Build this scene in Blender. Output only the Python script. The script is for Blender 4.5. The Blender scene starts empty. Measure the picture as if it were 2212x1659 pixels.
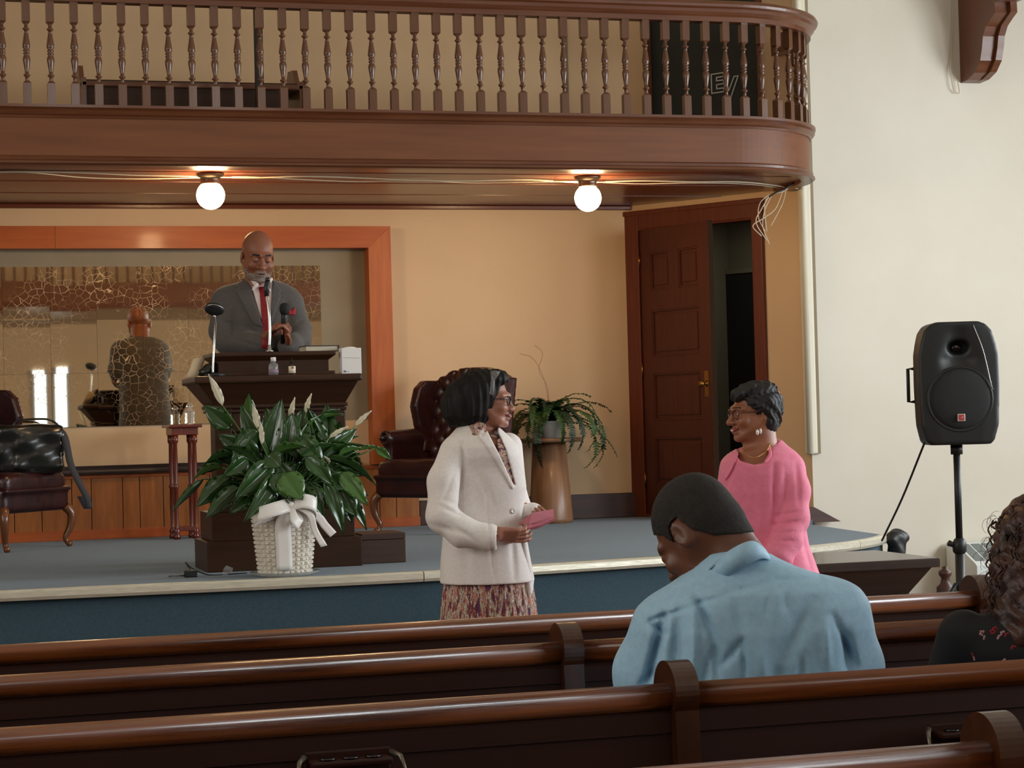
import bpy, bmesh, math, random
import numpy as np
from mathutils import Vector, Matrix, Euler

S = bpy.context.scene
COL = S.collection
random.seed(7); np.random.seed(7)
# ------------------------------------------------------------------ camera
F = 4400.0; CX = 1106.0; CY = 829.5; H = 1.44
AL = math.radians(16.45); BE = math.radians(0.945); RH = math.atan(0.027)
_f = np.array([math.sin(AL)*math.cos(BE), math.cos(AL)*math.cos(BE), math.sin(BE)])
_r0 = np.array([math.cos(AL), -math.sin(AL), 0.0]); _u0 = np.cross(_r0, _f)
_R = _r0*math.cos(RH) - _u0*math.sin(RH); _U = _u0*math.cos(RH) + _r0*math.sin(RH)
def _ray(x, y): return _f + (x-CX)/F*_R - (y-CY)/F*_U
def PZ(x, y, z): d = _ray(x, y); t = (z-H)/d[2]; return Vector((d[0]*t, d[1]*t, z))
def PY(x, y, Y): d = _ray(x, y); t = Y/d[1]; return Vector((d[0]*t, Y, d[2]*t+H))
def PD(x, y, D): d = _ray(x, y)*D; return Vector((d[0], d[1], d[2]+H))
def PW(x, y, p, q):          # the point of a pixel on the vertical plane through p, q (plan points)
    d = _ray(x, y); n = (q[1]-p[1], -(q[0]-p[0]))
    t = (p[0]*n[0]+p[1]*n[1])/(d[0]*n[0]+d[1]*n[1]); return Vector((d[0]*t, d[1]*t, d[2]*t+H))
cam = bpy.data.cameras.new('camera'); cam_o = bpy.data.objects.new('camera', cam); COL.objects.link(cam_o)
cam.sensor_width = 36.0; cam.lens = 36.0*F/2212.0; cam.clip_start = 0.1; cam.clip_end = 100
cam_o.matrix_world = Matrix(((_R[0], _U[0], -_f[0], 0), (_R[1], _U[1], -_f[1], 0), (_R[2], _U[2], -_f[2], H), (0, 0, 0, 1)))
S.camera = cam_o
# ------------------------------------------------------------------ world, colour, lights
S.view_settings.view_transform = 'Standard'; S.view_settings.look = 'None'
S.view_settings.gamma = 1.0; S.view_settings.use_curve_mapping = False
S.view_settings.exposure = 0.1
S.cycles.use_denoising = True
S.cycles.max_bounces = 7; S.cycles.diffuse_bounces = 4; S.cycles.glossy_bounces = 4; S.cycles.transmission_bounces = 5
S.cycles.sample_clamp_indirect = 6.0
w = bpy.data.worlds.new('world'); S.world = w; w.use_nodes = True
w.node_tree.nodes['Background'].inputs[0].default_value = (0.75, 0.85, 1.0, 1); w.node_tree.nodes['Background'].inputs[1].default_value = 0.6
def area(name, loc, target, sx, sy, power, col):
    l = bpy.data.lights.new(name, 'AREA'); l.shape = 'RECTANGLE'; l.size = sx; l.size_y = sy; l.energy = power; l.color = col
    o = bpy.data.objects.new(name, l); COL.objects.link(o); o.location = loc
    o.rotation_euler = (Vector(target)-Vector(loc)).to_track_quat('-Z', 'Y').to_euler(); return o
COOL = (0.90, 0.96, 1.0)
# daylight that comes in through the tall windows of the nave (one light per window opening, just inside the pane)
WIN_R = [(-1.6, 0.9), (2.2, 0.9), (6.0, 0.9), (9.6, 0.9)]        # (y centre, half width) on the right wall
for wy, hw in WIN_R:
    area('window_daylight', (9.38, wy, 2.55), (8.3, wy, 2.5), 2.6, 1.7, (0, 25, 155, 225, 135)[WIN_R.index((wy, hw))+1], COOL)
for wy in (-1.0, 3.5, 8.0):
    area('window_daylight', (-4.88, wy, 3.4), (-3.8, wy, 3.3), 3.4, 1.5, 20 if wy < 0 else 50, (1.0, 0.93, 0.82))
for wx in (0.2, 2.2, 4.4):
    area('window_daylight', (wx, -5.88, 5.8), (wx, -4.8, 5.4), 1.0, 1.8, 28, (1.0, 0.94, 0.84))
# ------------------------------------------------------------------ materials
def srgb(r, g, b, k=1.0):
    c = [((v/255)/12.92 if v/255 <= 0.04045 else (((v/255)+0.055)/1.055)**2.4)*k for v in (r, g, b)]
    return (c[0], c[1], c[2], 1)
MATS = {}
def mat(name, c, rough=0.6, metal=0.0, c2=None, nscale=6.0, stretch=(1, 1, 1), detail=4.0, bump=0.0, bscale=60.0, coat=0.0,
        spec=0.5, contrast=0.3, sss=0.0, trans=0.0, rough2=None, sheen=0.0, bstretch=None, alpha=1.0, coat_r=0.12, ior=1.5):
    m = bpy.data.materials.new(name); m.use_nodes = True; MATS[name] = m
    nt = m.node_tree; N = nt.nodes; L = nt.links; b = N['Principled BSDF']
    b.inputs['Base Color'].default_value = c; b.inputs['Roughness'].default_value = rough; b.inputs['Metallic'].default_value = metal
    b.inputs['Specular IOR Level'].default_value = spec; b.inputs['Coat Weight'].default_value = coat; b.inputs['Coat Roughness'].default_value = coat_r
    b.inputs['Transmission Weight'].default_value = trans; b.inputs['Sheen Weight'].default_value = sheen; b.inputs['IOR'].default_value = ior
    if sss:
        b.inputs['Subsurface Weight'].default_value = sss; b.inputs['Subsurface Radius'].default_value = (0.012, 0.005, 0.003); b.inputs['Subsurface Scale'].default_value = 1.0
    if alpha < 1: b.inputs['Alpha'].default_value = alpha
    tc = N.new('ShaderNodeTexCoord')
    def noise(scale, st, det):
        mp = N.new('ShaderNodeMapping'); mp.inputs['Scale'].default_value = st; L.new(tc.outputs['Object'], mp.inputs[0])
        n = N.new('ShaderNodeTexNoise'); n.inputs['Scale'].default_value = scale; n.inputs['Detail'].default_value = det; n.inputs['Roughness'].default_value = 0.6
        L.new(mp.outputs[0], n.inputs['Vector']); return n
    if c2 is not None:
        n = noise(nscale, stretch, detail); r = N.new('ShaderNodeValToRGB')
        r.color_ramp.elements[0].position = 0.5-contrast/2; r.color_ramp.elements[1].position = 0.5+contrast/2
        r.color_ramp.elements[0].color = c; r.color_ramp.elements[1].color = c2
        L.new(n.outputs[0], r.inputs[0]); L.new(r.outputs[0], b.inputs['Base Color'])
        if rough2 is not None:
            mr = N.new('ShaderNodeMapRange'); mr.inputs[1].default_value = 0.35; mr.inputs[2].default_value = 0.65
            mr.inputs[3].default_value = rough; mr.inputs[4].default_value = rough2
            L.new(n.outputs[0], mr.inputs[0]); L.new(mr.outputs[0], b.inputs['Roughness'])
    if bump:
        n = noise(bscale, bstretch or stretch, 3.0); bp = N.new('ShaderNodeBump'); bp.inputs['Strength'].default_value = bump; bp.inputs['Distance'].default_value = 0.004
        L.new(n.outputs[0], bp.inputs['Height']); L.new(bp.outputs[0], b.inputs['Normal'])
    return m
def emis(name, c, s):
    m = bpy.data.materials.new(name); m.use_nodes = True; b = m.node_tree.nodes['Principled BSDF']; MATS[name] = m
    b.inputs['Base Color'].default_value = c; b.inputs['Emission Color'].default_value = c; b.inputs['Emission Strength'].default_value = s; return m
GX = (0.6, 9, 9); GZ = (9, 9, 0.6); GY = (9, 0.6, 9)
mat('wall_cream', srgb(222, 188, 147), 0.75, c2=srgb(212, 177, 136), nscale=1.3, bump=0.25, bscale=14, contrast=0.6)
mat('wall_cream_darkened', srgb(150, 136, 112), 0.8, c2=srgb(140, 126, 102), nscale=2, bump=0.2, bscale=20)  # cream darkened so the mirror backing carries the recess shade in its colour
mat('wall_white', srgb(232, 226, 212), 0.8, c2=srgb(221, 214, 197), nscale=0.9, bump=0.35, bscale=9, contrast=0.5)
mat('plaster_bead', srgb(235, 228, 205), 0.5)
mat('ceiling_paint', srgb(220, 210, 190), 0.9)
mat('mahogany', srgb(88, 46, 22), 0.38, c2=srgb(112, 64, 34), nscale=3, stretch=GX, coat=0.25, bump=0.12, bscale=14, contrast=0.5, rough2=0.5)
mat('mahogany_fascia', srgb(100, 54, 27), 0.45, c2=srgb(128, 78, 44), nscale=2.2, stretch=(0.5, 7, 7), coat=0.08, coat_r=0.3, contrast=0.6, rough2=0.55, spec=.35)
mat('mahogany_turned', srgb(86, 50, 28), 0.38, c2=srgb(106, 66, 38), nscale=5, stretch=GZ, coat=0.35, contrast=0.5)
mat('soffit_wood', srgb(88, 38, 18), 0.32, c2=srgb(112, 52, 24), nscale=3, stretch=(0.5, 12, 9), coat=0.35, coat_r=0.2, contrast=0.5, bump=0.15, bscale=14)
mat('pew_rail_wood', srgb(60, 26, 9), 0.22, c2=srgb(130, 66, 20), nscale=2.6, stretch=(0.7, 14, 14), coat=0.5, coat_r=0.15, contrast=0.45, rough2=0.4, bump=0.1, bscale=20)
mat('pew_panel_wood', srgb(34, 12, 6), 0.45, c2=srgb(54, 22, 10), nscale=1.6, stretch=(0.6, 8, 3), spec=0.25, contrast=0.7)
mat('pew_end_wood', srgb(44, 20, 9), 0.3, c2=srgb(76, 38, 15), nscale=6, stretch=(4, 4, 2), coat=0.4, contrast=0.5)
mat('pine_frame', srgb(168, 78, 28), 0.45, c2=srgb(190, 96, 38), nscale=3, stretch=(0.7, 9, 9), bump=0.1, bscale=20, contrast=0.5, coat=0.1)
mat('pine_frame_v', srgb(168, 82, 30), 0.45, c2=srgb(196, 106, 44), nscale=3, stretch=(9, 9, 0.7), bump=0.1, bscale=20, contrast=0.5, coat=0.1)
mat('pine_panel', srgb(150, 84, 32), 0.5, c2=srgb(178, 108, 48), nscale=5, stretch=(7, 7, 0.8), contrast=0.45, bump=0.1, bscale=20)
mat('dark_rail_wood', srgb(38, 26, 22), 0.3, c2=srgb(58, 40, 32), nscale=4, stretch=GX, coat=0.3)
mat('baseboard_wood', srgb(62, 34, 26), 0.45, c2=srgb(78, 44, 32), nscale=4, stretch=GX)
mat('door_wood', srgb(72, 34, 23), 0.5, c2=srgb(90, 42, 28), nscale=4, stretch=GZ, spec=0.3, bump=0.08, bscale=20, contrast=0.5)
mat('casing_wood', srgb(92, 42, 25), 0.5, c2=srgb(114, 56, 33), nscale=4, stretch=GZ, spec=0.3, contrast=0.5)
mat('pulpit_wood', srgb(48, 28, 16), 0.42, c2=srgb(66, 40, 22), nscale=4, stretch=GX, spec=0.3, contrast=0.5, bump=0.08, bscale=20)
mat('table_wood', srgb(46, 34, 28), 0.3, c2=srgb(62, 46, 37), nscale=4, stretch=GX, coat=0.3, contrast=0.5)
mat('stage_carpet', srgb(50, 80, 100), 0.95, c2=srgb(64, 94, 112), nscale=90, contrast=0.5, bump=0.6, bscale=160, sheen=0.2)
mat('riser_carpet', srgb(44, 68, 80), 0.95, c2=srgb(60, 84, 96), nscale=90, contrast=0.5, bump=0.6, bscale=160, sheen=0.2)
mat('nosing_metal', srgb(226, 220, 200), 0.3, metal=0.3, c2=srgb(206, 200, 180), nscale=20, stretch=(0.5, 4, 4), bump=0.2, bscale=12)
mat('floor_wood', srgb(90, 58, 38), 0.5, c2=srgb(110, 72, 46), nscale=3, stretch=(9, 0.6, 9))
mat('black_plastic', srgb(26, 29, 29), 0.45, bump=0.1, bscale=200)
mat('black_grille', srgb(20, 22, 22), 0.7, bump=0.5, bscale=400)
mat('black_gloss', srgb(14, 15, 16), 0.15, coat=0.3)
mat('black_board', srgb(30, 32, 30), 0.6, c2=srgb(40, 42, 38), nscale=3)
mat('chalk_white', srgb(205, 208, 196), 0.7)
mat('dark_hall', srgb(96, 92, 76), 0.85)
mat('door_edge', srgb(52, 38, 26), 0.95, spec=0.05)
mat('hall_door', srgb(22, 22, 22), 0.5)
mat('brass', srgb(150, 110, 60), 0.35, metal=1.0)
mat('chrome', srgb(205, 205, 205), 0.18, metal=1.0)
mat('nickel', srgb(120, 112, 100), 0.4, metal=0.8)
mat('fixture_bronze', srgb(110, 92, 78), 0.3, metal=0.9)
emis('globe_glow', (1.0, 0.66, 0.33, 1), 90.0)
emis('pane_glow', (0.80, 0.92, 1.0, 1), 2.6)
mat('wire_white', srgb(205, 192, 168), 0.6)
mat('wire_black', srgb(24, 22, 22), 0.6)
mat('leather_oxblood', srgb(42, 15, 16), 0.32, c2=srgb(58, 22, 21), nscale=7, coat=0.25, bump=0.35, bscale=40, coat_r=0.25)
mat('leather_black', srgb(22, 21, 20), 0.28, c2=srgb(34, 34, 28), nscale=7, coat=0.3, bump=0.3, bscale=30)
mat('strap_grey', srgb(58, 58, 62), 0.8)
mat('cherry_wood', srgb(92, 34, 24), 0.3, c2=srgb(112, 46, 30), nscale=6, stretch=GZ, coat=0.4)
mat('walnut_leg', srgb(112, 66, 36), 0.3, coat=0.4)
mat('pedestal_wood', srgb(126, 88, 62), 0.4, c2=srgb(158, 116, 84), nscale=4, stretch=(7, 7, 0.7), contrast=0.5, coat=0.1)
mat('box_wood', srgb(62, 40, 30), 0.5, c2=srgb(76, 50, 36), nscale=4, stretch=GX)
mat('paper_white', srgb(232, 228, 222), 0.7)
mat('paper_cream', srgb(226, 205, 172), 0.8)
mat('book_cover', srgb(34, 20, 20), 0.4)
mat('book_pages', srgb(208, 198, 176), 0.8, c2=srgb(186, 176, 154), nscale=40, stretch=(0.3, 0.3, 9))
mat('label_purple', srgb(142, 120, 140), 0.6)
mat('label_cream', srgb(230, 214, 190), 0.6)
mat('label_brown', srgb(140, 96, 72), 0.6)
mat('label_grey', srgb(110, 112, 112), 0.6)
mat('amber_bottle', srgb(40, 22, 14), 0.15, coat=0.3)
mat('clear_plastic', (0.95, 0.97, 0.97, 1), 0.08, trans=0.85, ior=1.35, alpha=0.8)
mat('radiator_white', srgb(222, 226, 222), 0.5)
mat('radiator_grille', srgb(120, 128, 128), 0.6)
mat('badge_red', srgb(190, 60, 64), 0.4)
mat('badge_silver', srgb(215, 210, 205), 0.3, metal=0.5)

# ------------------------------------------------------------------ mesh builder
class MB:
    def __init__(s): s.v = []; s.f = []; s.sm = []
    def add(s, verts, faces, smooth=False, M=None):
        o = len(s.v)
        s.v += [tuple(M @ Vector(p)) if M is not None else tuple(p) for p in verts]
        s.f += [tuple(i+o for i in f) for f in faces]; s.sm += [smooth]*len(faces); return s
    def box(s, lo, hi, M=None, bev=0.0):
        (a, b, c), (d, e, f) = lo, hi
        if bev <= 0:
            v = [(a, b, c), (d, b, c), (d, e, c), (a, e, c), (a, b, f), (d, b, f), (d, e, f), (a, e, f)]
            return s.add(v, [(3, 2, 1, 0), (4, 5, 6, 7), (0, 1, 5, 4), (1, 2, 6, 5), (2, 3, 7, 6), (3, 0, 4, 7)], False, M)
        bm = bmesh.new(); bmesh.ops.create_cube(bm, size=1)
        for q in bm.verts: q.co = Vector(((a+d)/2+q.co.x*(d-a), (b+e)/2+q.co.y*(e-b), (c+f)/2+q.co.z*(f-c)))
        bmesh.ops.bevel(bm, geom=bm.edges[:], offset=min(bev, (d-a)*.45, (e-b)*.45, (f-c)*.45), segments=2, profile=0.6, affect='EDGES')
        bm.verts.ensure_lookup_table()
        s.add([q.co[:] for q in bm.verts], [[q.index for q in p.verts] for p in bm.faces], False, M); bm.free(); return s
    def tube(s, pts, r, n=8, caps=True, M=None, smooth=True, up=None):
        pts = [Vector(p) for p in pts]; k = len(pts); rs = r if hasattr(r, '__len__') else [r]*k
        V = []; prev = Vector(up) if up else None
        for i, p in enumerate(pts):
            t = (pts[min(i+1, k-1)]-pts[max(i-1, 0)]).normalized()
            a = prev if prev is not None else (Vector((0, 0, 1)) if abs(t.z) < 0.9 else Vector((1, 0, 0)))
            a = (a - t*a.dot(t)).normalized(); b = t.cross(a); prev = a
            rr = rs[i]; ra, rb = rr if hasattr(rr, '__len__') else (rr, rr)
            for j in range(n):
                q = 2*math.pi*j/n; V.append(p+a*(ra*math.cos(q))+b*(rb*math.sin(q)))
        Fc = [(i*n+j, i*n+(j+1) % n, (i+1)*n+(j+1) % n, (i+1)*n+j) for i in range(k-1) for j in range(n)]
        if caps: Fc += [tuple(range(n))[::-1], tuple((k-1)*n+j for j in range(n))]
        return s.add(V, Fc, smooth, M)
    def lathe(s, prof, n=24, M=None, smooth=True, caps=True, sq=None):
        V = []
        for r, z in prof:
            for j in range(n): q = 2*math.pi*j/n; V.append((r*math.cos(q), r*math.sin(q), z))
        k = len(prof); Fc = [(i*n+j, i*n+(j+1) % n, (i+1)*n+(j+1) % n, (i+1)*n+j) for i in range(k-1) for j in range(n)]
        if caps: Fc += [tuple(range(n))[::-1], tuple((k-1)*n+j for j in range(n))]
        return s.add(V, Fc, smooth, M)
    def prism(s, out, t0, t1, axis='y', M=None, smooth=False):     # outline in the plane across `axis`, extruded t0..t1
        def P(a, b, t): return {'y': (a, t, b), 'x': (t, a, b), 'z': (a, b, t)}[axis]
        n = len(out); V = [P(a, b, t0) for a, b in out]+[P(a, b, t1) for a, b in out]
        s.add(V, [tuple(range(n)), tuple(range(2*n-1, n-1, -1))], False, M)
        o = len(s.v)-2*n; s.f += [(o+i, o+(i+1) % n, o+n+(i+1) % n, o+n+i) for i in range(n)]; s.sm += [smooth]*n; return s
    def sweep(s, prof, path, M=None, smooth=False, closed=False, z0=0.0):   # prof (out, z) swept along a plan path; +out is to the right of travel
        k = len(path); m = len(prof); V = []
        for i, p in enumerate(path):
            a = Vector(path[max(i-1, 0)]); b = Vector(path[min(i+1, k-1)]); p = Vector(p)
            d1 = (p-a).normalized() if i > 0 else (b-p).normalized(); d2 = (b-p).normalized() if i < k-1 else d1
            t = (d1+d2).normalized(); nrm = Vector((t.y, -t.x)); sc = 1/max(0.5, t.dot(d1))
            for o, z in prof: q = p+nrm*o*sc; V.append((q.x, q.y, z+z0))
        Fc = [(i*m+j, (i+1)*m+j, (i+1)*m+(j+1) % m, i*m+(j+1) % m) for i in range(k-1) for j in range(m if closed else m-1)]
        if closed: Fc += [tuple(range(m)), tuple((k-1)*m+j for j in range(m))[::-1]]
        return s.add(V, Fc, smooth, M)
    def ball(s, c, r, n=16, m=10, M=None):
        rx, ry, rz = r if hasattr(r, '__len__') else (r, r, r)
        V = [(c[0], c[1], c[2]-rz)]
        for i in range(1, m):
            ph = -math.pi/2+math.pi*i/m
            for j in range(n): q = 2*math.pi*j/n; V.append((c[0]+rx*math.cos(ph)*math.cos(q), c[1]+ry*math.cos(ph)*math.sin(q), c[2]+rz*math.sin(ph)))
        V.append((c[0], c[1], c[2]+rz)); T = len(V)-1
        Fc = [(0, 1+(j+1) % n, 1+j) for j in range(n)]
        Fc += [(1+i*n+j, 1+i*n+(j+1) % n, 1+(i+1)*n+(j+1) % n, 1+(i+1)*n+j) for i in range(m-2) for j in range(n)]
        Fc += [(T, 1+(m-2)*n+j, 1+(m-2)*n+(j+1) % n) for j in range(n)]
        return s.add(V, Fc, True, M)
    def sheet(s, grid, thick=0.0, M=None, smooth=True):            # grid[i][j] of points
        a = len(grid); b = len(grid[0]); V = [Vector(p) for row in grid for p in row]
        Fc = [(i*b+j, (i+1)*b+j, (i+1)*b+j+1, i*b+j+1) for i in range(a-1) for j in range(b-1)]
        if thick:
            nr = [Vector((0, 0, 0)) for _ in V]
            for f in Fc:
                q = (V[f[2]]-V[f[0]]).cross(V[f[3]]-V[f[1]])
                for i in f: nr[i] += q
            n = len(V); V2 = [V[i]-nr[i].normalized()*thick for i in range(n)]
            F2 = [tuple(i+n for i in f[::-1]) for f in Fc]
            ring = [j for j in range(b)]+[i*b+b-1 for i in range(1, a)]+[(a-1)*b+j for j in range(b-2, -1, -1)]+[i*b for i in range(a-2, 0, -1)]
            Fr = [(ring[i], ring[(i+1) % len(ring)], ring[(i+1) % len(ring)]+n, ring[i]+n) for i in range(len(ring))]
            V = V+V2; Fc = Fc+F2+Fr
        return s.add(V, Fc, smooth, M)
    def mesh(s, name, m):
        me = bpy.data.meshes.new(name); me.from_pydata([tuple(p) for p in s.v], [], s.f); me.validate(clean_customdata=False)
        if len(me.polygons) == len(s.sm): me.polygons.foreach_set('use_smooth', s.sm)
        if isinstance(m, str): m = MATS[m]
        me.materials.append(m)
        bm = bmesh.new(); bm.from_mesh(me); bmesh.ops.recalc_face_normals(bm, faces=bm.faces); bm.to_mesh(me); bm.free(); return me
    def build(s, name, m, parent=None, label=None, loc=None, rot=None):
        o = bpy.data.objects.new(name, s.mesh(name, m)); COL.objects.link(o)
        if parent is not None: o.parent = parent
        if label: o['label'] = label
        if loc is not None: o.location = loc
        if rot is not None: o.rotation_euler = rot
        return o
def thing(name, label, cat, loc=(0, 0, 0), rz=0.0, group=None, rot=None):
    o = bpy.data.objects.new(name, None); COL.objects.link(o); o.empty_display_size = 0.1
    o.location = loc; o.rotation_euler = rot if rot is not None else (0, 0, rz); o['label'] = label; o['category'] = cat
    if group: o['group'] = group
    return o
def tag(o, label, cat, group=None):
    o['label'] = label; o['category'] = cat
    if group: o['group'] = group
    return o
def struct(o): o['kind'] = 'structure'; return o
def stuff(o): o['kind'] = 'stuff'; return o
def copy_part(o, parent, loc=None, rot=None):
    c = o.copy(); COL.objects.link(c); c.parent = parent
    if loc is not None: c.location = loc
    if rot is not None: c.rotation_euler = rot
    return c
def lerp(a, b, t): return a+(b-a)*t
def spline(pts, n):            # Catmull-Rom through points, n samples
    P = [np.array(p, float) for p in pts]; P = [2*P[0]-P[1]]+P+[2*P[-1]-P[-2]]; k = len(P)-3; out = []
    for i in range(n):
        u = i/(n-1)*k; j = min(int(u), k-1); t = u-j; a, b, c, d = P[j:j+4]
        out.append(0.5*((2*b)+(-a+c)*t+(2*a-5*b+4*c-d)*t*t+(-a+3*b-3*c+d)*t**3))
    return out
def interp(x, xs, ys): return float(np.interp(x, xs, ys))
# ================================================================== sculpting: distance fields meshed with surface nets
def _rot(r):
    if r is None: return None
    return np.array(Euler([math.radians(a) for a in r]).to_matrix(), dtype=np.float32)
def ell(c, r, rot=None):
    c = np.array(c, np.float32); r = np.array(r if hasattr(r, '__len__') else (r,)*3, np.float32); R_ = _rot(rot)
    def g(P):
        q = P-c
        if R_ is not None: q = q @ R_
        k0 = np.sqrt(((q/r)**2).sum(1)); k1 = np.sqrt(((q/(r*r))**2).sum(1))+1e-9
        return k0*(k0-1)/k1
    return g
def rbox(c, h, rad=0.01, rot=None):
    c = np.array(c, np.float32); h = np.array(h, np.float32)-rad; R_ = _rot(rot)
    def g(P):
        q = P-c
        if R_ is not None: q = q @ R_
        q = np.abs(q)-h
        return np.sqrt((np.maximum(q, 0)**2).sum(1))+np.minimum(q.max(1), 0)-rad
    return g
def cone(a, b, ra, rb=None, sq=None):            # sq = (direction, factor): flattens the section across that direction
    a = np.array(a, np.float32); b = np.array(b, np.float32); rb = ra if rb is None else rb; ab = b-a; L2 = float(ab @ ab)+1e-12
    if sq is not None: sd = np.array(sq[0], np.float32); sd = sd/np.linalg.norm(sd); sf = 1.0/sq[1]-1.0
    def g(P):
        q = P-a; t = np.clip(q @ ab/L2, 0, 1); e = q-t[:, None]*ab
        if sq is not None: e = e+np.outer(e @ sd, sd)*sf
        return np.sqrt((e**2).sum(1))-(ra+(rb-ra)*t)
    return g
def loft(keys, n=2.0, axis=2):                   # keys: (t, cu, cv, ru, rv) along the axis
    K = np.array(keys, np.float32); K = K[np.argsort(K[:, 0])]
    ax = [i for i in range(3) if i != axis]
    def g(P):
        t = P[:, axis]; cu, cv, ru, rv = [np.interp(t, K[:, 0], K[:, i]) for i in range(1, 5)]
        q = (np.abs((P[:, ax[0]]-cu)/ru)**n+np.abs((P[:, ax[1]]-cv)/rv)**n)**(1.0/n)
        d = (q-1)*np.minimum(ru, rv); return np.maximum(d, np.maximum(K[0, 0]-t, t-K[-1, 0])).astype(np.float32)
    return g
class SD:
    def __init__(s): s.ops = []
    def u(s, g, k=0.0): s.ops.append(('u', g, k)); return s
    def chain(s, pts, rs, k=0.01, sq=None):
        for i in range(len(pts)-1): s.u(cone(pts[i], pts[i+1], rs[i], rs[i+1], sq), k)
        return s
    def sub(s, g, k=0.0): s.ops.append(('s', g, k)); return s
    def inter(s, g, k=0.0): s.ops.append(('i', g, k)); return s
    def disp(s, g): s.ops.append(('d', g, 0)); return s
    def __call__(s, P):
        d = None
        for op, g, k in s.ops:
            v = g(P)
            if d is None: d = v; continue
            if op == 'u':
                if k > 0: h = np.maximum(k-np.abs(d-v), 0)/k; d = np.minimum(d, v)-h*h*k*0.25
                else: d = np.minimum(d, v)
            elif op == 's':
                v = -v
                if k > 0: h = np.maximum(k-np.abs(d-v), 0)/k; d = np.maximum(d, v)+h*h*k*0.25
                else: d = np.maximum(d, v)
            elif op == 'i':
                if k > 0: h = np.maximum(k-np.abs(d-v), 0)/k; d = np.maximum(d, v)+h*h*k*0.25
                else: d = np.maximum(d, v)
            else: d = d+v
        return d
    def build(s, name, m, lo, hi, h, parent=None, label=None, M=None, C=3):
        lo = np.array(lo, np.float32); hi = np.array(hi, np.float32)
        nc = np.ceil((hi-lo)/(h*C)).astype(int)+1
        ax = [lo[i]+(np.arange(nc[i])+0.5)*h*C for i in range(3)]
        G = np.stack(np.meshgrid(*ax, indexing='ij'), -1).reshape(-1, 3).astype(np.float32)
        cv = s(G).reshape(nc); n = nc*C
        rep = cv.repeat(C, 0).repeat(C, 1).repeat(C, 2); mask = np.abs(rep) < h*C*1.9
        idx = np.argwhere(mask); P = (lo+(idx+0.5)*h).astype(np.float32); V = rep.astype(np.float32).copy()
        V[mask] = s(P)
        V = V.reshape(n); V[0] = V[-1] = 1; V[:, 0] = V[:, -1] = 1; V[:, :, 0] = V[:, :, -1] = 1
        ins = V < 0
        c = np.zeros(np.array(V.shape)-1, np.int8); A = np.zeros(tuple(np.array(V.shape)-1)+(3,), np.float32)
        sl = lambda d, o: tuple(slice(o[i], V.shape[i]-1+o[i]) for i in range(3))
        for d in range(3):
            for a in (0, 1):
                for b in (0, 1):
                    o0 = [0, 0, 0]; e = [i for i in range(3) if i != d]; o0[e[0]] = a; o0[e[1]] = b; o1 = list(o0); o1[d] = 1
                    v0 = V[sl(d, o0)]; v1 = V[sl(d, o1)]; mk = (v0 < 0) != (v1 < 0)
                    t = v0[mk]/(v0[mk]-v1[mk]); q = np.zeros((t.size, 3), np.float32); q[:, d] = t; q[:, e[0]] = a; q[:, e[1]] = b
                    A[mk] += q; c[mk] += 1
        cells = c > 0; ids = -np.ones(c.shape, np.int64); ids[cells] = np.arange(cells.sum())
        pos = np.argwhere(cells)+0.5+A[cells]/c[cells][:, None]; verts = lo+pos*h
        F_ = []
        for d in range(3):
            e = [i for i in range(3) if i != d]; sh = V.shape
            r = [slice(1, sh[i]-1) for i in range(3)]; r[d] = slice(0, sh[d]-1); r1 = list(r); r1[d] = slice(1, sh[d])
            a = ins[tuple(r)]; b = ins[tuple(r1)]; ch = np.argwhere(a != b); sg = a[a != b]
            off = np.array([0 if i == d else 1 for i in range(3)]); p = ch+off
            def cid(da, db): z = p.copy(); z[:, e[0]] -= da; z[:, e[1]] -= db; return ids[z[:, 0], z[:, 1], z[:, 2]]
            q = np.stack([cid(1, 1), cid(0, 1), cid(0, 0), cid(1, 0)], 1)
            if d == 1: q = q[:, ::-1]
            q[~sg] = q[~sg][:, ::-1]; F_.append(q)
        F_ = np.concatenate(F_)
        # relax a little
        E0 = np.concatenate([F_[:, [0, 1]], F_[:, [1, 2]], F_[:, [2, 3]], F_[:, [3, 0]]])
        for _ in range(2):
            sm = np.zeros_like(verts); ct = np.zeros(len(verts))
            for a in range(3): sm[:, a] = np.bincount(E0[:, 0], verts[E0[:, 1], a], len(verts))+np.bincount(E0[:, 1], verts[E0[:, 0], a], len(verts))
            ct = np.bincount(E0[:, 0], minlength=len(verts))+np.bincount(E0[:, 1], minlength=len(verts)); verts = verts*0.5+0.5*sm/np.maximum(ct, 1)[:, None]
        if M is not None: verts = verts @ np.array(M.to_3x3()).T+np.array(M.translation)
        me = bpy.data.meshes.new(name); me.vertices.add(len(verts)); me.vertices.foreach_set('co', verts.astype(np.float32).ravel())
        me.loops.add(len(F_)*4); me.loops.foreach_set('vertex_index', F_.astype(np.int32).ravel())
        me.polygons.add(len(F_)); me.polygons.foreach_set('loop_start', np.arange(len(F_), dtype=np.int32)*4)
        me.polygons.foreach_set('use_smooth', [True]*len(F_)); me.update(calc_edges=True)
        for mm in (m if isinstance(m, (list, tuple)) else [m]): me.materials.append(MATS[mm] if isinstance(mm, str) else mm)
        o = bpy.data.objects.new(name, me); COL.objects.link(o)
        if parent is not None: o.parent = parent
        if label: o['label'] = label
        return o
def wav(ampl, freq, ph=0.0, dir=(1, 0, 0)):
    d = np.array(dir, np.float32)
    return lambda P: ampl*np.sin(P @ d*freq+ph)
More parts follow.
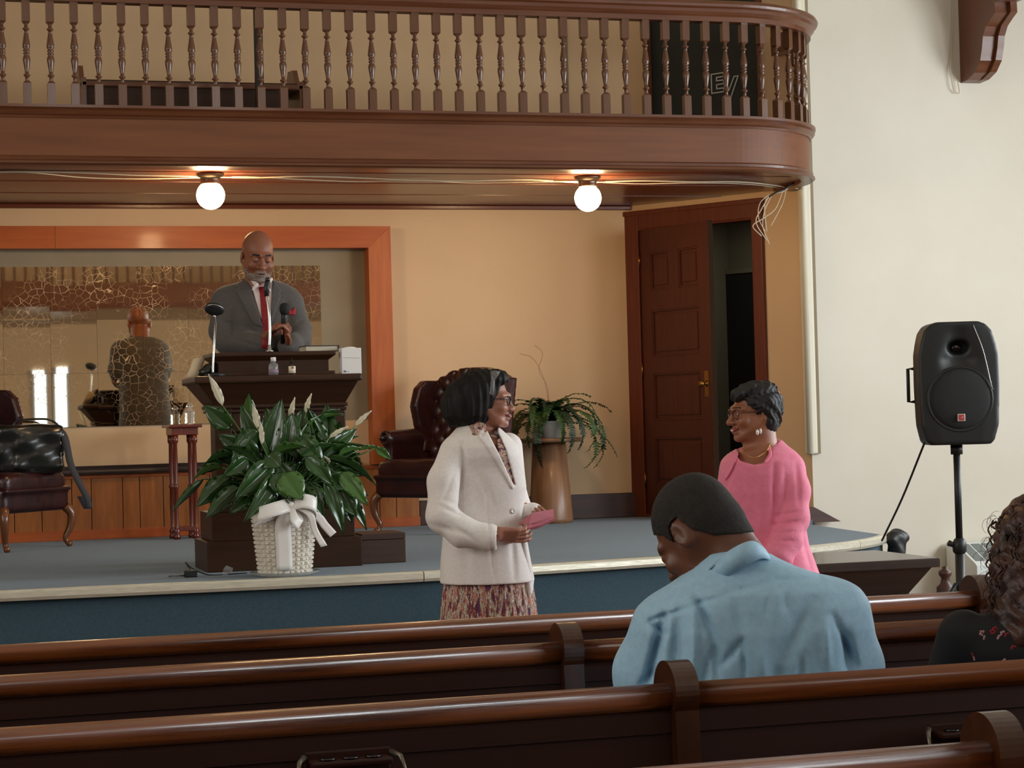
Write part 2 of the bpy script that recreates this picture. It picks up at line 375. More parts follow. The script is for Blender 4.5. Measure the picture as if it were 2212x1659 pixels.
# ================================================================== the room
HS = 0.69                                            # stage height
YW = 14.1                                            # wall behind the stage
XR = 9.5; XL = -5.0; YB = -6.0; HC = 7.2             # nave shell
D0 = (5.10, 14.1); D1 = (5.93, 12.85)                # the angled door wall, plan points
struct(MB().box((XL-.2, YB-.2, -0.1), (XR+.2, YW+3, 0)).build('floor', 'floor_wood'))
struct(MB().box((XL-.2, YB-.2, HC), (XR+.2, YW+3, HC+.1)).build('ceiling', 'ceiling_paint'))
wb = struct(MB().box((XL, YW, 0), (D0[0]+.02, YW+.15, HC)).build('wall_back', 'wall_cream'))
wf = struct(MB().box((D1[0], 12.85, 0), (XR, 13.0, HC)).build('wall_front', 'wall_white'))
struct(MB().box((XL-.15, YB, 0), (XL, YW, HC)).build('wall_left', 'wall_cream'))
struct(MB().box((XL, YB-.15, 0), (XR, YB, HC)).build('wall_rear', 'wall_cream'))
# right wall with window openings
m = MB(); ys = [YB]+[v for wy, hw in WIN_R for v in (wy-hw, wy+hw)]+[12.85]
for i in range(0, len(ys), 2): m.box((XR, ys[i], 0), (XR+.2, ys[i+1], HC))
for wy, hw in WIN_R: m.box((XR, wy-hw, 0), (XR+.2, wy+hw, 1.2)); m.box((XR, wy-hw, 3.9), (XR+.2, wy+hw, HC))
struct(m.build('wall_right', 'wall_white'))
for k, (wy, hw) in enumerate(WIN_R):
    r = struct(MB().box((XR+.02, wy-hw, 1.2), (XR+.04, wy+hw, 3.9)).build('window_%d' % (k+1), 'pane_glow'))
    m = MB()
    for yy in (wy-hw, wy-.03, wy+hw-.06): m.box((XR-.02, yy, 1.2), (XR+.05, yy+.06, 3.9))
    for zz in (1.2, 2.1, 3.0, 3.84): m.box((XR-.02, wy-hw, zz), (XR+.05, wy+hw, zz+.06))
    m.build('window_frame', 'mahogany', r)
for k, wx in enumerate((0.2, 2.2, 4.4)):
    r = struct(MB().box((wx-.5, YB+.01, 4.9), (wx+.5, YB+.03, 6.7)).build('window_%d' % (k+5), 'pane_glow'))
    m = MB()
    for xx in (wx-.5, wx-.03, wx+.44): m.box((xx, YB, 4.9), (xx+.06, YB+.06, 6.7))
    for zz in (4.9, 5.8, 6.64): m.box((wx-.5, YB, zz), (wx+.5, YB+.06, zz+.06))
    m.build('window_frame', 'mahogany', r)
for k, wy in enumerate((-1.0, 3.5, 8.0)):
    r = struct(MB().box((XL+.01, wy-.75, 1.7), (XL+.03, wy+.75, 5.1)).build('window_%d' % (k+8), 'pane_glow'))
    m = MB()
    for yy in (wy-.75, wy-.03, wy+.69): m.box((XL, yy, 1.7), (XL+.06, yy+.06, 5.1))
    for zz in (1.7, 3.4, 5.04): m.box((XL, wy-.75, zz), (XL+.06, wy+.75, zz+.06))
    m.build('window_frame', 'mahogany', r)
for k, wx in enumerate((1.95, 2.45)):
    r = struct(MB().box((wx-.09, YB+.01, .9), (wx+.09, YB+.03, 2.8)).build('window_%d' % (k+11), 'pane_glow'))
    m = MB()
    for xx in (wx-.12, wx+.09): m.box((xx, YB, .9), (xx+.03, YB+.06, 2.8))
    m.build('window_frame', 'mahogany', r)
# rear gallery (seen only in the mirror)
g = thing('rear_gallery', 'wooden gallery on the opposite end of the hall, seen in the mirror', 'gallery', (0, -3.2, 0))
MB().box((XL, -.1, 3.57), (XR, 0, 3.90)).build('fascia', 'mahogany_fascia', g)
MB().box((XL, -2.7, 3.50), (XR, 0.02, 3.57)).build('soffit', 'soffit_wood', g)
MB().box((XL, -.09, 4.32), (XR, 0, 4.42)).build('top_rail', 'mahogany', g)
m = MB()
for i in range(90): m.box((-4.9+i*.16, -.06, 3.90), (-4.86+i*.16, -.02, 4.32))
stuff(m.build('balusters', 'mahogany_turned', g))

# ---- angled door wall
dvec = Vector((D1[0]-D0[0], D1[1]-D0[1], 0)); DL = dvec.length; dang = math.atan2(dvec.y, dvec.x)
DM = Matrix.Translation((D0[0], D0[1], 0)) @ Matrix.Rotation(dang, 4, 'Z')      # local x along the wall, +y behind it (away from the room)
DMi = DM.inverted()
def DU(x, y): return DMi @ PW(x, y, D0, D1)
uo0 = DU(1357, 800).x; u0_ = DU(1392, 800).x; u1_ = DU(1634, 700).x; uo1 = DU(1657, 700).x
zt = (DU(1392, 488).z+DU(1634, 478).z)/2; zo = (DU(1357, 457).z+DU(1655, 432).z)/2
U2 = (DU(1400, 100).x, DU(1640, 100).x); Z2 = (3.22, DU(1520, 44).z+.35)
m = MB()
m.box((0, 0, 0), (u0_, .12, zt)); m.box((u1_, 0, 0), (DL, .12, zt)); m.box((0, 0, zt), (DL, .12, 3.1))
m.box((0, 0, 3.1), (max(U2[0], .02), .12, HC)); m.box((U2[1], 0, 3.1), (DL, .12, HC)); m.box((U2[0], 0, Z2[1]), (U2[1], .12, HC))
o = struct(m.build('wall_door_side', 'wall_cream')); o.matrix_world = DM
# door: casing, leaf ajar, dark hall behind
dr = thing('door_1', 'x', 'door'); del dr['label']; del dr['category']; struct(dr); dr.matrix_world = DM
m = MB().box((uo0, -.035, HS), (u0_, 0.0, zo), bev=.006).box((u0_-.012, -.03, HS), (u0_, .13, zt), bev=.004); m.build('door_casing', 'casing_wood', dr)
m = MB().box((u1_, -.035, HS), (uo1, 0.0, zo), bev=.006).box((u1_, -.03, HS), (u1_+.012, .13, zt), bev=.004); m.build('door_casing', 'casing_wood', dr)
m = MB().box((u0_, -.032, zt), (u1_, 0.0, zo), bev=.006).box((u0_, -.03, zt-.012), (u1_, .13, zt), bev=.004); m.box((uo0-.01, -.045, zo-.03), (uo1+.01, 0, zo+.005), bev=.005); m.build('door_head', 'casing_wood', dr)
m = MB().box((u0_, -.03, HS), (u1_, .13, HS+.02)); m.build('threshold', 'casing_wood', dr)
# leaf: hinged at the left jamb, swung into the room
hp = DM @ Vector((u0_+.005, -.02, 0)); fe = PY(1537, 800, hp.y-.84); LW = 0
for k in range(60):
    q = PY(1537, 800, hp.y-.6-k*.006)
    if (Vector((q.x, q.y, 0))-Vector((hp.x, hp.y, 0))).length >= .86: break
fe = q
lv = Vector((fe.x-hp.x, fe.y-hp.y, 0)); LW = lv.length; lang = math.atan2(lv.y, lv.x)
lf = thing('door_leaf', 'x', 'x', (0, 0, 0)); del lf['label']; del lf['category']; lf.parent = dr
lf.matrix_local = DMi @ (Matrix.Translation((hp.x, hp.y, HS+.02)) @ Matrix.Rotation(lang, 4, 'Z'))
LH = zt-HS-.035
m = MB(); t0, t1 = 0.0, .042                          # y<0 is the face the room sees? the face at y = 0 looks back to the room
rails = [(0, .20), (.44, .56), (.98, 1.10), (1.46, 1.60), (LH-.16, LH)]
rails = [(0, .22), (.56, .68), (1.02, 1.14), (1.48, 1.62), (LH-.17, LH)]
for a, b in rails: m.box((0, t0, a), (LW, t1, b))
for a, b in ((0, .13), (LW-.13, LW)): m.box((a, t0-.0005, 0), (b, t1+.0005, LH))
m.box((LW/2-.06, t0-.0003, 1.60), (LW/2+.06, t1, LH-.1))
m.build('leaf_frame', 'door_wood', lf)
pans = [(.13, LW-.13, .22, .56), (.13, LW-.13, .68, 1.02), (.13, LW-.13, 1.14, 1.48), (.13, LW/2-.06, 1.62, LH-.17), (LW/2+.06, LW-.13, 1.62, LH-.17)]
for a, b, c, d in pans:
    m = MB().box((a, .014, c), (b, .028, d)).box((a+.035, .006, c+.035), (b-.035, .036, d-.035), bev=.01)
    for q in ((a, c, b, c+.014), (a, d-.014, b, d), (a, c, a+.014, d), (b-.014, c, b, d)): m.box((q[0], .002, q[1]), (q[2], .04, q[3]), bev=.004)
    m.build('door_panel', 'door_wood', lf)
MB().box((LW, .001, 0), (LW+.0015, .041, LH)).build('leaf_edge', 'door_edge', lf)
kb = MB().lathe([(.0, 0), (.022, .0), (.022, .004), (.008, .008), (.008, .03), (.02, .038), (.026, .05), (.018, .062), (0, .064)], 16, M=Matrix.Translation((LW-.06, 0, .93)) @ Matrix.Rotation(math.radians(90), 4, 'X'))
kb.box((LW-.085, -.003, .84), (LW-.035, .0, 1.02)); kb.build('door_knob', 'brass', lf)
for hz in (.25, 1.05, 1.85): MB().tube([(0, -.008, hz-.05), (0, -.008, hz+.05)], .008).build('hinge', 'brass', lf)
# hall behind the door
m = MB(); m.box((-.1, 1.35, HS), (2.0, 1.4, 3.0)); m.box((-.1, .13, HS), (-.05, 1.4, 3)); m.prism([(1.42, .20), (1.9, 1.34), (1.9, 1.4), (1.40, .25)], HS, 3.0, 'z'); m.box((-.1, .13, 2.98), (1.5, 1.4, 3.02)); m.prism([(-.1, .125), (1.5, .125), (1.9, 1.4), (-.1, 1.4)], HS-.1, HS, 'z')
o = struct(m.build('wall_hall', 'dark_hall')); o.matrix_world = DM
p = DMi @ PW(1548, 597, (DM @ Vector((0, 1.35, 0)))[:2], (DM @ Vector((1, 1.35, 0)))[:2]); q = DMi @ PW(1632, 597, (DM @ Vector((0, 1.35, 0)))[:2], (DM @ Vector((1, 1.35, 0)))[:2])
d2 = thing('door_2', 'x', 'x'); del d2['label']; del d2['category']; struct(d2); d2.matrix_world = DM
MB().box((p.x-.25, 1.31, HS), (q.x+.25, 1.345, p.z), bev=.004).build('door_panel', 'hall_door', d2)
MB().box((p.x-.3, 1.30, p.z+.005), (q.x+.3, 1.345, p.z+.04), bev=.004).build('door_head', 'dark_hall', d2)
hfill = area('hall_fill_light', DM @ Vector((.75, .7, 2.95)), DM @ Vector((.75, .75, 0)), .5, .5, 5, (1.0, 0.9, 0.75))  # unseen area light, added to lift the hall out of black
# upper opening closed by a dark board with outlined letters
bd = thing('black_board', 'black board with outlined white letters behind the balcony balusters', 'board'); bd.matrix_world = DM
MB().box((U2[0]+.002, .03, 3.21), (U2[1], .06, Z2[1])).build('board_panel', 'black_board', bd)
pa = DMi @ PW(1533, 201, D0, D1); pb = DMi @ PW(1558, 156, D0, D1); pc = DMi @ PW(1590, 163, D0, D1); pe = DMi @ PW(1568, 212, D0, D1)
def outline(pts, w, y):
    m = MB()
    for i in range(len(pts)):
        a = Vector((pts[i][0], y, pts[i][1])); b = Vector((pts[(i+1) % len(pts)][0], y, pts[(i+1) % len(pts)][1])); d = (b-a).normalized(); n = Vector((-d.z, 0, d.x))*w/2
        a = a-d*w/2; b = b+d*w/2; m.prism([((a+n).x, (a+n).z), ((b+n).x, (b+n).z), ((b-n).x, (b-n).z), ((a-n).x, (a-n).z)], y-.002, y+.002)
    return m
ex0, ex1, ez0, ez1 = pa.x, pb.x, pa.z, pb.z; eh = ez1-ez0; ew = ex1-ex0; t = eh*.2
E_ = [(ex0, ez0), (ex1, ez0), (ex1, ez0+t), (ex0+ew*.42, ez0+t), (ex0+ew*.42, ez0+eh*.42), (ex1, ez0+eh*.42), (ex1, ez0+eh*.62), (ex0+ew*.42, ez0+eh*.62), (ex0+ew*.42, ez1-t), (ex1, ez1-t), (ex1, ez1), (ex0, ez1)]
outline(E_, .008, .026).build('letter', 'chalk_white', bd)
vx = pe.x; vw = pc.x-pe.x; vz0 = pe.z; vz1 = pc.z
V_ = [(vx, vz0), (vx+vw*.25, vz0), (vx+vw, vz1), (vx+vw*.62, vz1), (vx+vw*.12, vz0+eh*.42), (vx-vw*.1, vz0+eh*.42+.06), (vx-vw*.35, vz0+eh*.42+.06)]
outline(V_, .008, .026).build('letter', 'chalk_white', bd)
MB().box((U2[0]-.03, -.02, 3.205), (U2[0]+.01, .02, Z2[1])).build('board_edge', 'mahogany', bd); MB().box((U2[1]-.01, -.02, 3.205), (U2[1]+.03, .02, Z2[1])).build('board_edge', 'mahogany', bd)

# ---- corner bead and base wedge
zb = PY(1762, 980, 12.83).z
m = MB().box((D1[0]-.045, 12.79, zb), (D1[0]+.02, 12.87, HC), bev=.012); m.tube([(D1[0]-.035, 12.80, zb), (D1[0]-.035, 12.80, HC)], .022, 10)
struct(m.build('trim_1', 'plaster_bead'))
m = MB().box((D1[0]+.02, 12.825, zb), (D1[0]+.055, 12.86, HC)); struct(m.build('trim_2', 'wall_cream_darkened'))
p0 = PY(1745, 1095, 12.80); p1 = PY(1803, 1138, 12.80)
m = MB().prism([(p0.x-.05, HS-.02), (p1.x+.02, HS-.02), (p0.x+.02, p0.z), (p0.x-.05, p0.z)], 12.74, 12.80); struct(m.build('trim_3', 'baseboard_wood'))
# ---- baseboard, wainscot, chair rail on the back wall
xw = PY(905, 1100, YW).x
bb = struct(MB().box((xw, YW-.025, HS), (D0[0], YW, PY(1300, 1066, YW).z), bev=.005).build('baseboard_back', 'baseboard_wood'))
zr = PY(300, 1003, YW).z; zr2 = PY(300, 1028, YW).z; zb1 = PY(300, 1140, YW).z
wc = struct(MB().box((XL, YW-.012, HS), (xw, YW, zr2)).build('trim_4', 'baseboard_wood'))     # wainscot backing
x = XL+3.2; k = 0; wid = [.2, .13, .21, .115, .16, .2, .12, .18]
pl = []
while x < xw-.02:
    wdt = min(wid[k % 8], xw-x); m = MB().box((x+.002, YW-.026, zb1-.01), (x+wdt-.003, YW-.012, zr2+.01), bev=.002)
    m.build('plank', 'pine_panel', wc); x += wdt; k += 1
MB().box((XL+.03, YW-.036, HS), (xw, YW-.012, zb1), bev=.004).build('base_board', 'pine_frame', wc)
MB().box((XL, YW-.036, zr2-.006), (xw, YW-.012, zr2+.02), bev=.004).build('top_board', 'pine_frame', wc)
m = MB().box((XL, YW-.012, zr2+.02), (xw-.42, YW-.004, zr), bev=.002); m.box((XL, YW-.085, zr2+.018), (xw-.42, YW-.01, zr2+.05), bev=.012); m.build('cap_rail', 'dark_rail_wood', wc)
# ---- the big pine frame with mirror tiles
zf = PY(400, 493, YW).z; zfi = PY(400, 540, YW).z; xo = PY(838, 700, YW).x; xi = PY(790, 700, YW).x
pf = thing('wall_mirror', 'wide wall mirror of gold-veined tiles in an orange pine frame behind the speaker', 'mirror', (0, YW, 0))
for a, b in ((XL+3.0, PY(115, 500, YW).x), (PY(115, 500, YW).x+.002, xo)):
    w_ = zf-zfi
    out = [(a, zfi), (xi if b == xo else b, zfi), (b, zf), (a, zf)]
    MB().prism(out, -.15, 0).build('frame_board', 'pine_frame', pf)
MB().prism([(xi, zr2+.03), (xo, zr2+.03), (xo, zf), (xi, zfi)], -.152, 0).build('frame_board', 'pine_frame_v', pf)
mp_ = pf
xm1 = PY(693, 700, YW).x; zm1 = PY(400, 575, YW).z; zm0 = PY(300, 919, YW).z
def mirror_mat():
    m = bpy.data.materials.new('veined_mirror'); m.use_nodes = True; MATS['veined_mirror'] = m
    N = m.node_tree.nodes; L = m.node_tree.links; b = N['Principled BSDF']; tc = N.new('ShaderNodeTexCoord')
    nz = N.new('ShaderNodeTexNoise'); nz.inputs['Scale'].default_value = 9; nz.inputs['Detail'].default_value = 2
    L.new(tc.outputs['Object'], nz.inputs['Vector'])
    mx = N.new('ShaderNodeMix'); mx.data_type = 'VECTOR'; mx.inputs['Factor'].default_value = 0.045
    L.new(tc.outputs['Object'], mx.inputs['A']); L.new(nz.outputs['Color'], mx.inputs['B'])
    vo = N.new('ShaderNodeTexVoronoi'); vo.feature = 'DISTANCE_TO_EDGE'; vo.inputs['Scale'].default_value = 22; L.new(mx.outputs['Result'], vo.inputs['Vector'])
    n2 = N.new('ShaderNodeTexNoise'); n2.inputs['Scale'].default_value = 3.0; n2.inputs['Detail'].default_value = 5; L.new(tc.outputs['Object'], n2.inputs['Vector'])
    mr = N.new('ShaderNodeMapRange'); mr.inputs[1].default_value = 0.42; mr.inputs[2].default_value = 0.62; mr.inputs[3].default_value = 0.0; mr.inputs[4].default_value = 0.027
    L.new(n2.outputs[0], mr.inputs[0])
    lt = N.new('ShaderNodeMath'); lt.operation = 'LESS_THAN'; L.new(vo.outputs['Distance'], lt.inputs[0]); L.new(mr.outputs[0], lt.inputs[1])
    sm = N.new('ShaderNodeMath'); sm.operation = 'MULTIPLY'; sm.inputs[1].default_value = 0.75; L.new(lt.outputs[0], sm.inputs[0])
    cr = N.new('ShaderNodeMix'); cr.data_type = 'RGBA'; cr.inputs['A'].default_value = srgb(232, 222, 200); cr.inputs['B'].default_value = srgb(172, 122, 66)
    L.new(sm.outputs[0], cr.inputs['Factor']); L.new(cr.outputs['Result'], b.inputs['Base Color'])
    inv = N.new('ShaderNodeMath'); inv.operation = 'SUBTRACT'; inv.inputs[0].default_value = 1.0; L.new(sm.outputs[0], inv.inputs[1]); L.new(inv.outputs[0], b.inputs['Metallic'])
    rr = N.new('ShaderNodeMath'); rr.operation = 'MULTIPLY_ADD'; rr.inputs[1].default_value = 0.4; rr.inputs[2].default_value = 0.02; L.new(sm.outputs[0], rr.inputs[0]); L.new(rr.outputs[0], b.inputs['Roughness'])
mirror_mat()
rnd = random.Random(3); nz_ = 3; tw = .31; hz_ = (zm1-zm0)/nz_
c = 0; x = xm1
while x > XL+3.3:
    for r in range(nz_):
        M = Matrix.Translation((x-tw/2, -.012, zm0+hz_*(r+.5))) @ Euler((math.radians(-.45+rnd.uniform(-.12, .12)), 0, math.radians(rnd.uniform(-.15, .15)))).to_matrix().to_4x4()
        MB().box((-tw/2+.0008, -.003, -hz_/2+.0008), (tw/2-.0008, .003, hz_/2-.0008), M=M).build('mirror_tile', 'veined_mirror', mp_)
    x -= tw; c += 1
MB().box((XL+3.0, -.006, zm0-.0), (xi, -.001, zfi)).build('backing', 'wall_cream_darkened', mp_, 'plain cream panel beside and above the tiles, recess shade painted into its colour')  # shade under the frame is put into this panel's colour
# small dark strip high on the wall at left
q0 = PY(-60, 437, YW); q1 = PY(35, 446, YW)
tag(MB().box((q0.x, YW-.03, q1.z), (q1.x, YW, q0.z), bev=.003).build('wall_strip', 'dark_rail_wood'), 'short dark wooden strip high on the cream wall above the pine frame', 'strip')

# ================================================================== stage
st = thing('stage', 'raised platform covered in blue carpet with a pale metal nosing along its front edge', 'stage', (0, 0, 0))
front = [(XL+.03, 9.95), (-2, 9.88), (0.4, 9.84), (1.5, 9.78), (2.4, 9.775), (3.0, 9.86), (3.75, 10.0), (4.4, 10.14), (4.9, 10.35), (5.25, 10.62), (5.48, 10.90)]
fl = [tuple(v) for v in spline(front, 41)]
bk = [(5.48, 10.90), (5.62, 12.3), (5.93, 12.85), (5.93, 13.0), (5.09, 14.095), (XL+.03, 14.095)]
poly = fl+bk[1:]
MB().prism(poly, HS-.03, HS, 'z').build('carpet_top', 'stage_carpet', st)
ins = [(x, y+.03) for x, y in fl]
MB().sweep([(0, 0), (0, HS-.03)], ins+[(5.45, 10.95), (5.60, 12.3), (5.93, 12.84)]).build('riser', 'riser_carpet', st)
nose = [(-.02, HS-.005), (-.02, HS+.006), (.012, HS+.006), (.024, HS-.004), (.026, HS-.03), (.018, HS-.045), (-.005, HS-.045)]
segs = [(0, 24), (24, 31), (31, 38), (38, 40)]
cut = [i for i, (x, y) in enumerate(fl) if x > PZ(895, 1240, HS).x][0]
for a, b in ((0, cut), (cut, 34), (34, 40)):
    seg = [Vector(p) for p in fl[a:b+1]]; d = (seg[1]-seg[0]).normalized(); seg[0] = seg[0]+d*.002; d = (seg[-1]-seg[-2]).normalized(); seg[-1] = seg[-1]-d*.002
    MB().sweep(nose, [tuple(v) for v in seg], closed=True).build('nosing_strip', 'nosing_metal', st)

# ================================================================== balcony
by = 11.8; zs = 2.965; zf0, zf1 = 2.985, 3.225; zrb = 3.29; zru = 3.88
bc = thing('balcony', 'dark mahogany choir balcony with turned balusters and a rounded end over the stage', 'balcony', (0, 0, 0))
rad = .80; cx_, cy_ = 5.0, by+rad
def bpath(off=0.0, n=32):
    P = [(XL, by-off), (cx_-.001, by-off)]
    for i in range(1, n+1):
        a = -math.pi/2+math.pi/2*i/n; P.append((cx_+(rad+off)*math.cos(a), cy_+(rad+off)*math.sin(a)))
    P.append((cx_+rad+off, 12.9)); return P
BP = bpath(-.02)
MB().sweep([(0, zf0), (.0, zf1), (-.05, zf1), (-.05, zf0)], BP, closed=True).build('fascia', 'mahogany_fascia', bc)
MB().sweep([(-.06, 3.215), (.012, 3.215), (.018, 3.228), (.03, 3.235), (.04, 3.25), (.03, 3.262), (.045, 3.272), (.045, 3.288), (-.06, 3.29)], BP, closed=True).build('base_rail', 'mahogany', bc)
MB().sweep([(-.06, 2.945), (.02, 2.945), (.034, 2.955), (.03, 2.968), (.018, 2.975), (.022, 2.99), (.008, 3.0), (-.06, 3.0)], BP, closed=True).build('lower_moulding', 'mahogany', bc)
MB().sweep([(-.045, zru), (.03, zru), (.03, zru+.03), (.042, zru+.04), (.055, zru+.055), (.055, zru+.075), (.075, zru+.085), (.08, zru+.1), (.07, zru+.118), (.04, zru+.13), (-.05, zru+.13)], BP, closed=True, smooth=False).build('top_rail', 'mahogany', bc)
# soffit of long boards, stepped
yb = [by+.035, by+.22, by+.46, by+.70, by+.98, by+1.3, by+1.62, by+1.95, YW]
for i in range(len(yb)-1):
    a, b = yb[i], yb[i+1]
    def xe(y):
        if y < cy_: return cx_+math.sqrt(max(0, (rad-.05)**2-(cy_-y)**2))
        if y <= 12.85: return cx_+rad-.04
        return D0[0]+(D1[0]-D0[0])*(YW-y)/(YW-D1[1])
    out = [(XL, a+.002), (XL, b-.002)]+[(xe(b-(b-a)*k/5), b-.002-(b-a-.004)*k/5) for k in range(6)]
    zz = 2.95 if i == 0 else 2.968+.003*(i % 2)
    MB().prism(out, zz, zz+.03, 'z').build('soffit_board', 'soffit_wood', bc)
MB().prism([(XL, by+.02), (XL, YW), (D0[0], YW), (5.78, 13.0), (5.78, by+.9), (5.5, by+.25), (5.0, by+.03)], 3.02, 3.20, 'z').build('loft_floor', 'floor_wood', bc)
# soffit edge bead at the wall
MB().box((XL, YW-.04, 2.94), (D0[0], YW, 2.97), bev=.006).build('wall_moulding', 'soffit_wood', bc)
def baluster_mesh():
    hb = zru-3.29; m = MB()
    w2 = .0225
    def blk(z0, z1, top):
        c = .006
        def ring(w, z): return [(-w, -w, z), (w, -w, z), (w, w, z), (-w, w, z)]
        rs = [ring(w2, z0), ring(w2, z1), ring(.013, z1+(.012 if top else -.012))] if top else [ring(.013, z0-.012), ring(w2, z0), ring(w2, z1)]
        V = [p for r in rs for p in r]; k = len(rs)
        m.add(V, [(i*4+j, i*4+(j+1) % 4, (i+1)*4+(j+1) % 4, (i+1)*4+j) for i in range(k-1) for j in range(4)]+[(3, 2, 1, 0), tuple((k-1)*4+j for j in range(4))])
    blk(0, .205*hb, True); blk(.80*hb, hb, False)
    pr = [(.013, .20), (.0105, .225), (.0105, .265), (.019, .277), (.020, .287), (.011, .297), (.0115, .32), (.017, .38), (.0215, .425), (.0215, .445), (.018, .465), (.0125, .478), (.019, .487), (.019, .497), (.012, .505), (.019, .515), (.019, .525), (.0145, .533), (.0215, .55), (.022, .575), (.018, .62), (.0125, .68), (.0105, .715), (.019, .723), (.020, .733), (.0105, .745), (.0105, .785), (.013, .80)]
    m.lathe([(r, z*hb) for r, z in pr], 12, caps=False); return m
bal = baluster_mesh().build('baluster', 'mahogany_turned', bc); bal.location = (.671, by+.022, 3.29)
for k in range(-7, 34):
    if k == 0: continue
    x = .671+.1335*k
    if x > 5.02: break
    copy_part(bal, bc, (x, by+.022, 3.29))
arc0 = x-cx_
for k in range(9):
    a = (arc0+.1335*k)/(rad-.042)-math.pi/2
    if a > math.pi/2*.999-0.0: break
    if a > 0.05: break
    copy_part(bal, bc, (cx_+(rad-.042)*math.cos(a), cy_+(rad-.042)*math.sin(a), 3.29), (0, 0, a+math.pi/2))
# loft bench behind the balusters and thin pipe
p = PY(175, 175, 13.0); q = PY(655, 186, 13.0)
lb = thing('loft_bench', 'low dark wooden bench standing behind the balcony balusters at left', 'bench', ((p.x+q.x)/2, 13.0, 3.2))
hw = (q.x-p.x)/2; hh = p.z-3.2
MB().box((-hw, -.03, hh-.035), (hw, .06, hh), bev=.008).build('top_rail', 'mahogany', lb)
MB().box((-hw+.02, -.01, .05), (hw-.1, .02, hh-.03)).build('backrest', 'pulpit_wood', lb)
MB().box((-hw+.02, .0, .40), (hw-.04, .42, .44)).build('seat', 'pulpit_wood', lb)
for s in (-1, 1):
    MB().prism([(-.03, 0), (.45, 0), (.45, .5), (.38, .58), (.2, .56), (.1, hh+.01), (-.03, hh+.02)], s*hw-.03 if s > 0 else -hw, s*hw if s > 0 else -hw+.03, 'x').build('bench_end', 'mahogany', lb)
p = PY(556, 0, 12.6); q = PY(572, 235, 12.6)
tag(MB().box((p.x-.025, 12.58, 3.2), (p.x+.025, 12.63, 6), bev=.004).build('loft_post', 'black_board'), 'thin dark vertical post in the loft, above the speaker', 'post')
for px, w_ in ((1222, .012),):
    p = PY(px, 100, YW); tag(MB().tube([(p.x, YW-.02, 3.2), (p.x, YW-.02, 7)], .009).build('conduit', 'wall_cream_darkened'), 'thin painted conduit running up the loft wall behind the balusters', 'conduit')

# ---- globe lamps under the balcony
gl = [(455, 422, 372), (1270, 428, 380)]
for i, (px, py, pt) in enumerate(gl):
    p = PZ(px, pt-3, 2.968); y = 12.33; c = PY(px, py, y)
    t = thing('ceiling_lamp', ['lit round globe lamp under the balcony, above the speaker', 'lit round globe lamp under the balcony, nearer the open door'][i], 'lamp', (c.x, y, 2.967), group='globe lamps under the balcony')
    gz = c.z-2.967
    MB().lathe([(.0, 0), (.085, 0), (.085, -.012), (.062, -.024), (.058, -.04), (.062, -.055), (.062, -.065), (0, -.065)], 24).build('fitter', 'fixture_bronze', t)
    MB().lathe([(.0, gz-.086)]+[(.086*math.sin(a), gz-.086*math.cos(a)) for a in [math.pi*k/14 for k in range(1, 12)]]+[(.05, gz+.075)], 28, caps=False).build('globe', 'globe_glow', t)
# ---- cables along the soffit
def cable(px0, px1, pys, y, r, m, label, sag=.006, name='cable', seed=1):
    rr = random.Random(seed); pts = []
    n = len(pys)
    for i, py in enumerate(pys):
        px = lerp(px0, px1, i/(n-1)); q = PZ(px, py, 2.948); q.z = 2.955+rr.uniform(-sag, sag); pts.append(q)
    pts = spline([p[:] for p in pts], n*5)
    o = MB().tube([tuple(v) for v in pts], r, 6).build(name, m); return tag(o, label, 'cable')
cable(-60, 1735, [374, 375, 377, 380, 383, 386, 384, 388, 390, 391, 392, 396, 394, 393, 396, 412], 0, .005, 'wire_white', 'upper of two pale cables stapled along the balcony underside', seed=1)
cable(-60, 1735, [378, 377, 384, 387, 388, 385, 391, 394, 392, 398, 396, 393, 399, 397, 401, 416], 0, .004, 'wire_white', 'lower of two pale cables stapled along the balcony underside', seed=2)
def wire3(pts, r, m, label, name='cable', cat='cable', n=40): return tag(MB().tube([tuple(v) for v in spline([tuple(p) for p in pts], n)], r, 6).build(name, m), label, cat)
Q = lambda x, y, d=12.55: PY(x, y, d)
wire3([Q(1728, 275, 12.55), Q(1738, 290), Q(1738, 330), Q(1726, 380), Q(1700, 405), Q(1676, 416), Q(1662, 425)], .006, 'wire_black', 'black cable looping down around the rounded end of the balcony')
wr = random.Random(5)
ends = [[(1660, 425), (1645, 450), (1632, 480), (1655, 520)], [(1665, 424), (1650, 455), (1650, 490), (1662, 527)], [(1690, 410), (1675, 450), (1650, 470), (1628, 488), (1645, 510)], [(1700, 405), (1690, 440), (1665, 488)], [(1720, 380), (1700, 410), (1670, 420), (1650, 440), (1655, 500)], [(1662, 420), (1640, 440), (1640, 470), (1652, 500)]]
lab = ['pale loose wire hanging from the cable tangle by the door head, curling at its tip', 'pale wire hanging longest from the cable tangle by the door', 'pale wire bent sharply left below the cable tangle', 'straight pale wire falling short from the tangle to the door head', 'pale wire descending from the balcony end into the tangle', 'thin pale wire hugging the door casing top']
for k, e in enumerate(ends):
    wire3([Q(x+wr.uniform(-2, 2), y, 12.5+.05*k) for x, y in e], .0035, 'wire_white', lab[k])

